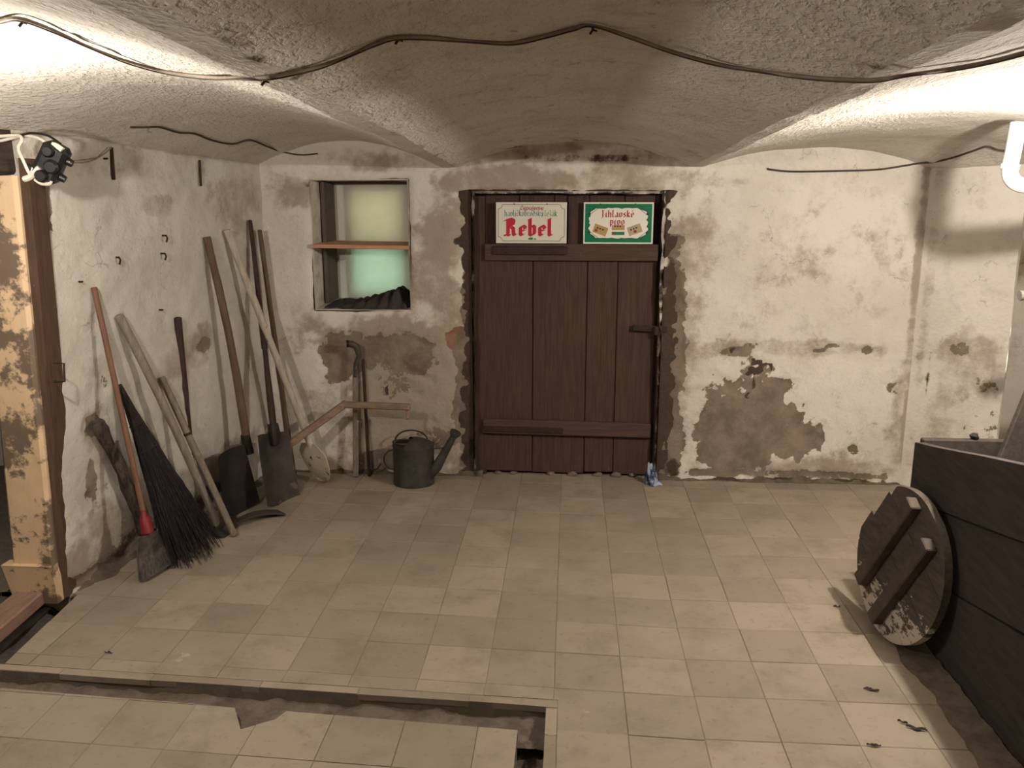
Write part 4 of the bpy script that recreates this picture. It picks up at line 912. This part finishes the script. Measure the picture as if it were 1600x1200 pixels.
# ------------------------------------------------------------------ right side: plank bin and round lid
XF = 1.25
bx = flo(1500, 1150); t = thing('plank_bin', (1.6, 2.3, 0), 'big dark plank bin with sloping boards along the right side of the room', 'bin')
tz = lambda y: .663 + (3.086 - y) * .205
def plank(parent, lo, hi, y0, y1, X, th, name, mat, notch=0.0):
    n = 10; up = [(y0 + (y1 - y0) * i / n) for i in range(n + 1)]
    poly = [(X, y, max(0.0, lo(y)) + .001) for y in up] + [(X, y, hi(y) + .004 * mnoise.noise(V((y * 6, hi(y) * 5, 0)))) for y in reversed(up)]
    b = MB(); b.prism(poly, (1, 0, 0), th); return b.build(name, mat, parent)
s1_ = lambda y: tz(y) - .218; s2_ = lambda y: tz(y) - .474; zero = lambda y: 0.0
yb = 3.12
plank(t, lambda y: s1_(y) + .003, tz, 1.45, 3.090, XF, .034, 'plank', M['binwood'])
plank(t, lambda y: s2_(y) + .003, lambda y: s1_(y) - .003, 1.45, 3.105, XF + .005, .03, 'plank', M['binwood'])
plank(t, zero, lambda y: s2_(y) - .003, 1.45, 3.13, XF + .002, .03, 'plank', M['binwood'])
for k, (z0_, z1_) in enumerate(((.0, .235), (.24, .47), (.475, .672))):
    b = MB(); b.bbox((XF + .035 + .40, yb, (z0_ + z1_) / 2), (.80, .03, z1_ - z0_ - .004)); b.build('end_plank', M['binwood'], t)
    b = MB(); b.bbox((XF + .035 + .40, 1.47, (z0_ + z1_) / 2), (.80, .03, z1_ - z0_ - .004)); b.build('end_plank', M['binwood'], t)
    b = MB(); b.bbox((2.10, 2.29, (z0_ + z1_) / 2), (.03, 1.66, z1_ - z0_ - .004)); b.build('far_plank', M['binwood'], t)
b = MB(); b.bbox((XF + .06, 3.07, .32), (.05, .05, .60)); b.build('corner_post', M['binwood'], t)
b = MB(); b.bbox((XF + .06, 1.52, .36), (.05, .05, .70)); b.build('corner_post', M['binwood'], t)
hp = MB().grid(lambda u, v: (XF + .04 + .80 * u, 1.49 + 1.61 * v, .40 + .10 * fbm((u * 2, v * 3, 5), 1.5, 4) + .12 * v), 40, 60).build('coal_heap', M['coal'], smooth='all'); tag(hp, 'dark coal heap filling the plank bin', 'coal', kind='stuff')
b = MB(); c = at(1520, 703, 3.12); rock(b, (c.x, 3.12, .680), .018, 4); o = b.build('coal_lump', M['coal'], smooth=True); tag(o, 'single black coal lump lying on the rear rim of the plank bin', 'coal lump')
# dark board leaning inside the bin
b = MB(); q0 = at(1566, 698, 3.02); q1 = at(1660, 470, 3.06); dx = (q1 - q0); R = Matrix((dx.normalized(), V((0, 1, 0)).cross(dx.normalized()).cross(dx.normalized()) * -1, V((0, 1, 0)).cross(dx.normalized()))).transposed()
x_ = dx.normalized(); y_ = (V((0, 1, 0)) - x_ * x_.y).normalized(); z_ = x_.cross(y_); R = Matrix((x_, y_, z_)).transposed()
b.bbox((q0 + q1) / 2 - x_ * .12 - z_ * .10, (dx.length + .24, .025, .20), R); o = b.build('leaning_board', M['binwood']); tag(o, 'dark board leaning up out of the plank bin at the right edge', 'board')
# round wooden lid
al = math.radians(81); tau = math.radians(6); RL = .272
nh = V((-math.sin(al), -math.cos(al), 0)); nl_ = (nh * math.cos(tau) + V((0, 0, math.sin(tau)))).normalized(); ul = V((math.cos(al), -math.sin(al), 0)); vl = nl_.cross(ul); vl = vl if vl.z > 0 else -vl
bot = flo(1378, 994); bot.x = min(bot.x, 1.13); LC = V((bot.x, bot.y, .004)) + vl * RL
t = thing('vat_cover', (bot.x, bot.y, 0), 'round wooden lid with two battens leaning against the plank bin', 'lid')
ad = (ul * .50 + vl * .866).normalized(); bd = ad.cross(nl_).normalized()
if bd.dot(ul) < 0: bd = -bd
cuta = [-RL, -.145, -.01, .125, RL]; lim = [(-.225, -.225), (-.250, -.250), (-.228, -.228), (-.21, -.21)]
half = lambda q: math.sqrt(max(0, RL * RL - q * q))
for k in range(4):      # the boards run across the battens; their left ends are sawn off in steps
    a0_, a1_ = cuta[k] + (.001 if k else .003), cuta[k + 1] - (.001 if k < 3 else .003); m = 14; rgt = []; lft = []
    for i in range(m + 1):
        q = a0_ + (a1_ - a0_) * i / m; rgt.append((q, half(q))); lft.append((q, max(-half(q), lim[k][0] if i < m / 2 else lim[k][1])))
    b = MB(); b.prism([LC + ad * q + bd * c_ for q, c_ in rgt + lft[::-1]], -nl_, .026 + .002 * (k % 2)); b.build('board', M['lid'], t)
Rm = Matrix((ad, bd, nl_)).transposed()
for bb, aa, ln in ((-.078, .015, .45), (.080, -.0, .44)):
    b = MB(); b.bbox(LC + ad * aa + bd * bb + nl_ * .019, (ln, .052, .038), Rm, .004); b.build('batten', M['batten'], t)

# brown dirt swept against the foot of the bin
def drift(u, v):
    y = 1.7 + 1.25 * v; w_ = .10 + .035 * fbm((0, y, 3), 5, 3); x = XF - .004 - w_ * (1 - u); p = V((x, y, 0))
    return (x, y, .0012 + .016 * u ** 1.6 * (1 + .6 * fbm(p, 14, 3)) + .002 * fbm(p, 40, 2) * u)
o = MB().grid(drift, 12, 110).build('dirt_drift', M['dirt'], smooth='all'); tag(o, 'brown dirt swept along the foot of the plank bin', 'dirt', kind='stuff')
# white pipe and lamp bracket near the right lamp
Yq = 3.30; t = thing('white_pipe', at(1574, 284, Yq), 'thick white pipe with elbow hanging below the vault at the right edge', 'pipe')
p0 = at(1590, 205, Yq); p1 = at(1573, 283, Yq); b = MB(); e = [p0 + V((0, 0, .03)), lerp(p0, p1, .35), lerp(p0, p1, .6)]
cn = p1; e += [cn + V((.006 + .05 * (1 - math.cos(q_)), -.01 * math.sin(q_), .035 - .05 * math.sin(q_))) for q_ in [k * math.pi / 16 for k in range(9)]] + [cn + V((.16, -.02, -.012)), cn + V((.40, -.04, -.005)), V((2.90, cn.y - .06, cn.z + .01))]
b.tube(e, .027, 18); b.build('pipe_run', M['pipe'], t, smooth=True)
b = MB(); b.tube([lerp(p0, p1, .66), lerp(p0, p1, .76)], .032, 18); b.build('collar', M['pipe'], t, smooth=True)
b = MB(); c = at(1597, 462, 3.5); b.tube([c + V((-.01, 0, .0)), c + V((.05, .0, .005)), c + V((.3, .02, .01)), V((2.90, c.y + .05, c.z + .02))], .020, 14); o = b.build('pipe_stub', M['greypipe'], smooth=True); tag(o, 'short grey pipe end poking in at the right edge below the white pipe', 'pipe')

# ------------------------------------------------------------------ left opening: post, jamb, lintel, box
t = thing('timber_post', flo(60, 935), 'square post with flaking yellow paint standing at the end of the left wall', 'post')
Yf = 2.955; bl0 = flo(30, 935); br0 = flo(95, 938); tl0 = at(-40, 275, Yf); tr0 = at(27, 278, Yf)
bl0.y = br0.y = Yf
def postf(z): k = z / 1.56; return lerp(bl0, V((tl0.x, tl0.y, 0)), k), lerp(br0, V((tr0.x, tr0.y, 0)), k)
b = MB(); n = 24
ring = []
for i in range(n + 1):
    z = 1.60 * i / n; l, r = postf(z); j = .002 * mnoise.noise(V((z * 5, 0, 0))); ring.append([V((l.x + j, l.y, z)), V((l.x + .012, l.y - .012, z)), V((r.x - .012, r.y - .012, z)), V((r.x + j, r.y, z)), V((r.x, r.y + .13, z)), V((l.x, l.y + .13, z))])
vs = [q for rg in ring for q in rg]; fs = [(i * 6 + k, i * 6 + (k + 1) % 6, (i + 1) * 6 + (k + 1) % 6, (i + 1) * 6 + k) for i in range(n) for k in range(6)] + [tuple(range(6)), tuple(n * 6 + k for k in range(6))]
b.add(vs, fs); b.build('shaft', M['yellow'], t)
b = MB(); l, r = postf(0); w0 = (r.x - l.x)
fo = []
for z, gx0, gx1, gy in ((.0, .004, .006, .02), (.10, -.012, .006, .028), (.150, -.020, .004, .034), (.158, -.022, .004, .036), (.158, -.006, -.006, .016)):
    fo.append([V((l.x + gx0, Yf - gy, z)), V((r.x + gx1, Yf - gy, z)), V((r.x + gx1, Yf + .02, z)), V((l.x + gx0, Yf + .02, z))])
b.add([q for rg in fo for q in rg], [(i * 4 + k, i * 4 + (k + 1) % 4, (i + 1) * 4 + (k + 1) % 4, (i + 1) * 4 + k) for i in range(4) for k in range(4)] + [(0, 1, 2, 3), (16, 17, 18, 19)]); b.build('foot_sleeve', M['yellow'], t)
jm = tag(bpy.data.objects.new('trim_2', None), kind='structure'); COL.objects.link(jm); jm.location = (br0.x, Yf, 0)
b = MB(); vs = []
for z in [1.66 * i / 20 for i in range(21)]:
    l, r = postf(z); x1 = onp(*proj(V((XL(3.04), 3.04, z))), (0, 3.04, 0), V((0, 1, 0))).x - .022
    vs += [V((r.x + .001, Yf + .012, z)), V((max(x1, r.x + .012), Yf + .045, z)), V((max(x1, r.x + .012), Yf + .14, z)), V((r.x + .001, Yf + .14, z))]
b.add(vs, [(i * 4 + k, i * 4 + (k + 1) % 4, (i + 1) * 4 + (k + 1) % 4, (i + 1) * 4 + k) for i in range(20) for k in range(4)] + [(0, 1, 2, 3), (80, 81, 82, 83)]); b.build('jamb_board', M['jamb'], jm)
b = MB(); s0 = at(84, 567, 2.99); s1q = at(100, 568, 2.99); s2q = at(101, 596, 2.99); s3 = at(85, 597, 2.99); b.tube([s0 + V((-.01, .02, 0)), s0, s1q, s2q, s3, s3 + V((-.01, .02, 0))], .004, 6); b.build('staple', M['iron'], jm)
b = MB(); m0 = PL + DL * 1.60; m1 = PL + DL * 3.6; b.bbox((m0 + m1) / 2 - NL * .12 + V((0, 0, 1.705)), ((m1 - m0).length + .1, .22, .20), Matrix.Rotation(math.atan2(DL.y, DL.x), 3, 'Z'), .01); o = b.build('trim_3', M['lintel']); tag(o, kind='structure')
b = MB(); q0 = V((-2.005, 2.985, .02)); q1 = V((-1.955, 2.2, .02)); dx = q1 - q0; b.bbox((q0 + q1) / 2 - V((.055, 0, 0)), (.11, dx.length, .055), Matrix.Rotation(math.atan2(-dx.x, dx.y) , 3, 'Z') , .006); o = b.build('sill_beam', M['redbeam']); tag(o, 'red brown sill beam lying on the ground at the foot of the yellow post', 'beam')
random.seed(9)
for k in range(7):
    px_, py_ = ((12, 905), (22, 880), (15, 930), (5, 860), (18, 845), (8, 780), (14, 740))[k]; c = flo(px_, py_, -.03); b = MB(); r = (.022, .016, .012, .02, .014, .025, .02)[k]; rock(b, c, r, k + 20, .6)
    o = b.build('earth_clod', M['coal'] if k in (1, 4) else M['stone'], smooth=True); tag(o, 'small loose stone on the dark earth left of the yellow post', 'stone', 'stones on the earth floor')
# junction box with cables
Yj = 2.86; c = at(80, 254, Yj); t = thing('junction_box', c - V((0, 0, .07)), 'black bakelite switch box with loose white cables at the top of the yellow post', 'switch box')
Rj = Matrix.Rotation(.55, 3, 'Y') @ Matrix.Rotation(.25, 3, 'Z')
b = MB(); b.bbox(c, (.082, .07, .135), Rj, .014); hou = b.build('housing', M['black'], t)
for dx_, dz_, rr in ((-.012, .04, .020), (.015, -.002, .024), (.0, -.045, .021)):
    q = c + Rj @ V((dx_, -.035, dz_)); b = MB(); ax_ = Rj @ V((0, -1, 0)); b.tube([q, q + ax_ * .012, q + ax_ * .020], [rr, rr, rr * .7], 14); b.build('knob', M['black'], hou, smooth=True)
for dx_, dz_ in ((.046, .03), (.046, -.03), (-.046, -.05)):
    q = c + Rj @ V((dx_, 0, dz_)); ax_ = Rj @ V((1 if dx_ > 0 else -1, 0, 0)); b = MB(); b.tube([q - ax_ * .004, q + ax_ * .014], [.014, .012], 10); b.build('gland', M['black'], hou, smooth=True)
def cable(pxs, Y, r, nm, mat, parent=None, cl=False):
    P = [at(x, y, Y + dy) for x, y, dy in pxs]; return spline(P, r, nm, mat, parent)
def spline(P, r, nm, mat, parent=None, n=8):
    pts = []
    for i in range(len(P) - 1):
        p0, p1, p2, p3 = P[max(i - 1, 0)], P[i], P[i + 1], P[min(i + 2, len(P) - 1)]
        for k in range(n):
            s = k / n; pts.append(.5 * ((2 * p1) + (p2 - p0) * s + (2 * p0 - 5 * p1 + 4 * p2 - p3) * s * s + (3 * p1 - p0 - 3 * p2 + p3) * s ** 3))
    pts.append(P[-1]); b = MB(); b.tube(pts, r, 7); return b.build(nm, mat, parent, smooth=True)
cable([(-40, 215, 0), (0, 213, 0), (28, 212, -.01), (34, 219, -.02), (29, 232, -.03), (36, 250, -.03), (47, 272, -.03), (52, 262, -.03)], Yj, .0055, 'white_cable', M['cablewhite'], t)
cable([(-40, 222, .02), (0, 220, .02), (36, 212, .02), (60, 216, .01), (76, 226, 0), (90, 228, -.01)], Yj, .005, 'white_cable', M['cablewhite'], t)
cable([(38, 280, -.03), (48, 276, -.035), (58, 266, -.04), (62, 262, -.04)], Yj, .010, 'white_sleeve', M['cablewhite'], t)
cable([(55, 280, -.02), (64, 286, -.02), (76, 287, -.02), (80, 282, -.02)], Yj, .007, 'white_sleeve', M['cablewhite'], t)
cable([(78, 226, -.02), (88, 228, -.02), (98, 235, -.02)], Yj, .010, 'white_sleeve', M['cablewhite'], t)
cable([(30, 212, .0), (50, 208, .0), (75, 212, 0), (95, 225, 0)], Yj, .004, 'black_cable', M['black'], t)
P = [at(108, 253, Yj), at(130, 254, Yj + .15), lw(150, 248, .024), lw(166, 238, .022), lw(174, 230, .018)]; o = spline(P, .0028, 'thin_wire', M['cable']); tag(o, 'thin wire running from the switch box along the left wall', 'wire')

# nails, hooks and iron strips on the left wall
def iron_strip(px, y0, y1, w_, label):
    a, c = lw(px[0], y0, .003), lw(px[1], y1, .003); b = MB(); x_ = (c - a).normalized(); R = Matrix((x_, NL.cross(x_).normalized(), NL)).transposed(); b.bbox((a + c) / 2, ((c - a).length, w_, .008), R, .002); o = b.build('iron_strip', M['iron']); tag(o, label, 'iron strip')
iron_strip((174, 178), 230, 281, .016, 'longer rusty iron strip let into the left wall near the switch box')
iron_strip((312, 314), 250, 291, .011, 'narrow rusty iron strip let into the left wall near the room corner')
for k, (x, y, lb) in enumerate([(179, 402, 'bent wall hook above the grey hoe handle'), (253, 368, 'upper of two bent wall hooks right of the middle of the left wall'), (251, 396, 'lower of two bent wall hooks right of the middle of the left wall'), (121, 440, 'small nail in the left wall above the red capped broom'), (247, 484, 'small nail in the left wall above the short dark spade stick'), (160, 248, 'small nail beside the long iron strip on the left wall')]):
    p = lw(x, y, -.004); b = MB(); b.tube([p, p + NL * .022, p + NL * .026 + V((.002, -.002, -.012)), p + NL * .018 + V((.002, 0, -.028))] if 'hook' in lb else [p, p + NL * .022, p + NL * .024 + V((0, 0, .002))], .0042, 6); o = b.build('wall_hook' if 'hook' in lb else 'nail', M['iron'], smooth=True); tag(o, lb, 'hook' if 'hook' in lb else 'nail')

# ------------------------------------------------------------------ cables along the vault
def vcable(px, r, nm, mat, label, off=None):
    P = [ceil(x, y, (off or r + .004)) for x, y in px]
    if len(px) > 20: P = [V((x, P[0].y, zc(x, P[0].y) - .008)) for x in (-2.1, -1.8, -1.5) if x < P[0].x - .1] + P + [V((x, P[-1].y, zc(x, P[-1].y) - .008)) for x in (1.3, 1.7, 2.1, 2.3, 2.6, 2.88) if x > P[-1].x + .1]
    o = spline(P, r, nm, mat); tag(o, label, 'cable'); return o
def between(p, q, n): return [(p[0] + (q[0] - p[0]) * i / n, p[1] + (q[1] - p[1]) * i / n) for i in range(n)]
main = [(-40, 40), (0, 33), (30, 29), (80, 46), (140, 74), (200, 96), (260, 112), (320, 120), (370, 122), (412, 121), (450, 115), (500, 103), (545, 87), (585, 68), (621, 58), (680, 59), (740, 65), (800, 66), (850, 56), (895, 44), (925, 40), (985, 57), (1050, 80), (1120, 99), (1190, 112), (1260, 120), (1320, 124), (1370, 124), (1420, 117), (1480, 108), (1540, 97), (1600, 82), (1660, 66)]
vcable(main, .0038, 'vault_cable', M['cable'], 'long dusty cable crossing all three vaults from left to right', .007)
vcable([(x + 1, y + 4 if i % 4 else y + 2) for i, (x, y) in enumerate(main)], .0019, 'vault_cable', M['cabledark'], 'thinner dark cable hanging just below the long dusty vault cable', .011)
vcable([(204, 199), (228, 199), (250, 199), (278, 207), (304, 209), (330, 219), (362, 225), (390, 219), (415, 228)], .0042, 'vault_cable', M['cabledark'], 'short dark cable on the left vault above the left wall', .008)
o = spline([ceil(415, 228, .008), at(440, 237, YW - .02), at(470, 242, YW - .015), at(496, 240, YW - .012)], .0038, 'vault_cable', M['cabledark']); tag(o, 'dark cable end fixed to the back wall above the window niche', 'cable')
P = [at(1199, 263, YW - .01), at(1205, 265, YW - .012), at(1240, 268, YW - .012), at(1310, 267, YW - .012), at(1370, 265, YW - .012), at(1412, 259, YW - .03), at(1436, 255, YW - .05)]
P += [onp(1460, 253, (1.79, YW - .08, 0), V((.62, .78, 0))), ceil(1490, 246, .02), ceil(1520, 236, .014), ceil(1542, 229, .01), ceil(1558, 234, .012), ceil(1580, 236, .012)]
o = spline(P, .0048, 'wall_cable', M['cabledark']); tag(o, 'dark cable along the top of the back wall right of the door', 'cable')
for x, y, lb in ((621, 57, 'rusty cable clip on the crown of the middle vault, left one'), (925, 42, 'rusty cable clip on the crown of the middle vault, right one'), (33, 30, 'cable clip on the brightly lit left vault'), (412, 122, 'cable clip on the left rib between two vaults')):
    p = ceil(x, y, 0); b = MB(); b.tube([p + V((0, 0, .012)), p + V((.002, 0, -.006)), p + V((-.004, -.004, -.015))], .003, 6); b.tube([p + V((.0, 0, -.006)), p + V((.011, 0, -.009))], .0022, 5); o = b.build('cable_clip', M['iron'], smooth=True); tag(o, lb, 'clip')

# ------------------------------------------------------------------ small litter on the tiles
random.seed(4)
for k, (x, y, s_, lb) in enumerate(((1361, 1079, .026, 'long dark leaf scrap on the tiles left of the bin'), (1432, 1140, .032, 'curled dark leaf on the tiles close to the foot of the bin'), (1365, 1166, .022, 'pale brown leaf scrap at the bottom right of the floor'), (1307, 949, .014, 'tiny dark leaf crumb on the tiles left of the round lid'), (1410, 1130, .016, 'small crumb beside the curled dark leaf'), (170, 1021, .016, 'small dark crumb on the tiles above the trench at left'))):
    c = flo(x, y); a = random.uniform(-.5, .5); b = MB(); e1_ = V((math.cos(a), math.sin(a), 0)); e2_ = V((-math.sin(a), math.cos(a), 0))
    b.plate(lambda u, v: c + e1_ * ((u - .5) * 1.8 * s_ * (1 + .3 * mnoise.noise(V((v * 4, k, 0))))) + e2_ * ((v - .5) * .6 * s_ * (.35 + .9 * abs(mnoise.noise(V((u * 5 + k * 3.3, k, 1)))) * 2) * math.sin(math.pi * (.08 + .84 * u)) + .25 * s_ * mnoise.noise(V((u * 3, k * 2.1, 5)))) + V((0, 0, .0035 + .008 * abs(math.sin(u * 5 + k)) * abs(v - .3))), 8, 4, (0, 0, 1), .001); o = b.build('leaf_scrap', M['leaf'], smooth=True); tag(o, lb, 'leaf')

# ------------------------------------------------------------------ the two lamps (just outside the frame)
for (pos, watt, col), lb in zip(LAMPS, ('bare bulb in the left vault, just out of view at the left', 'bare bulb in the right vault, just out of view at the right')):
    p = V(pos); top = V((p.x, p.y, zc(p.x, p.y))); t = thing('ceiling_bulb', top, lb, 'lamp'); r = .021
    b = MB(); b.lathe([(.0005, -r)] + [(r * math.sin(math.pi * k / 10), -r * math.cos(math.pi * k / 10)) for k in range(1, 10)] + [(.0005, r)], p, 14)
    b.build('bulb', bulb_mat('glowing_bulb', col, watt / (math.pi * 4 * math.pi * r * r)), t, smooth='all')
    b = MB(); b.tube([p + V((0, 0, r * .9)), p + V((0, 0, r + .02)), p + V((0, 0, r + .05))], [.014, .02, .022], 14); b.build('socket', M['black'], t, smooth=True)
    b = MB(); b.tube([p + V((0, 0, r + .05)), top + V((0, 0, .01))], .004, 7); b.build('flex', M['cablewhite'], t)
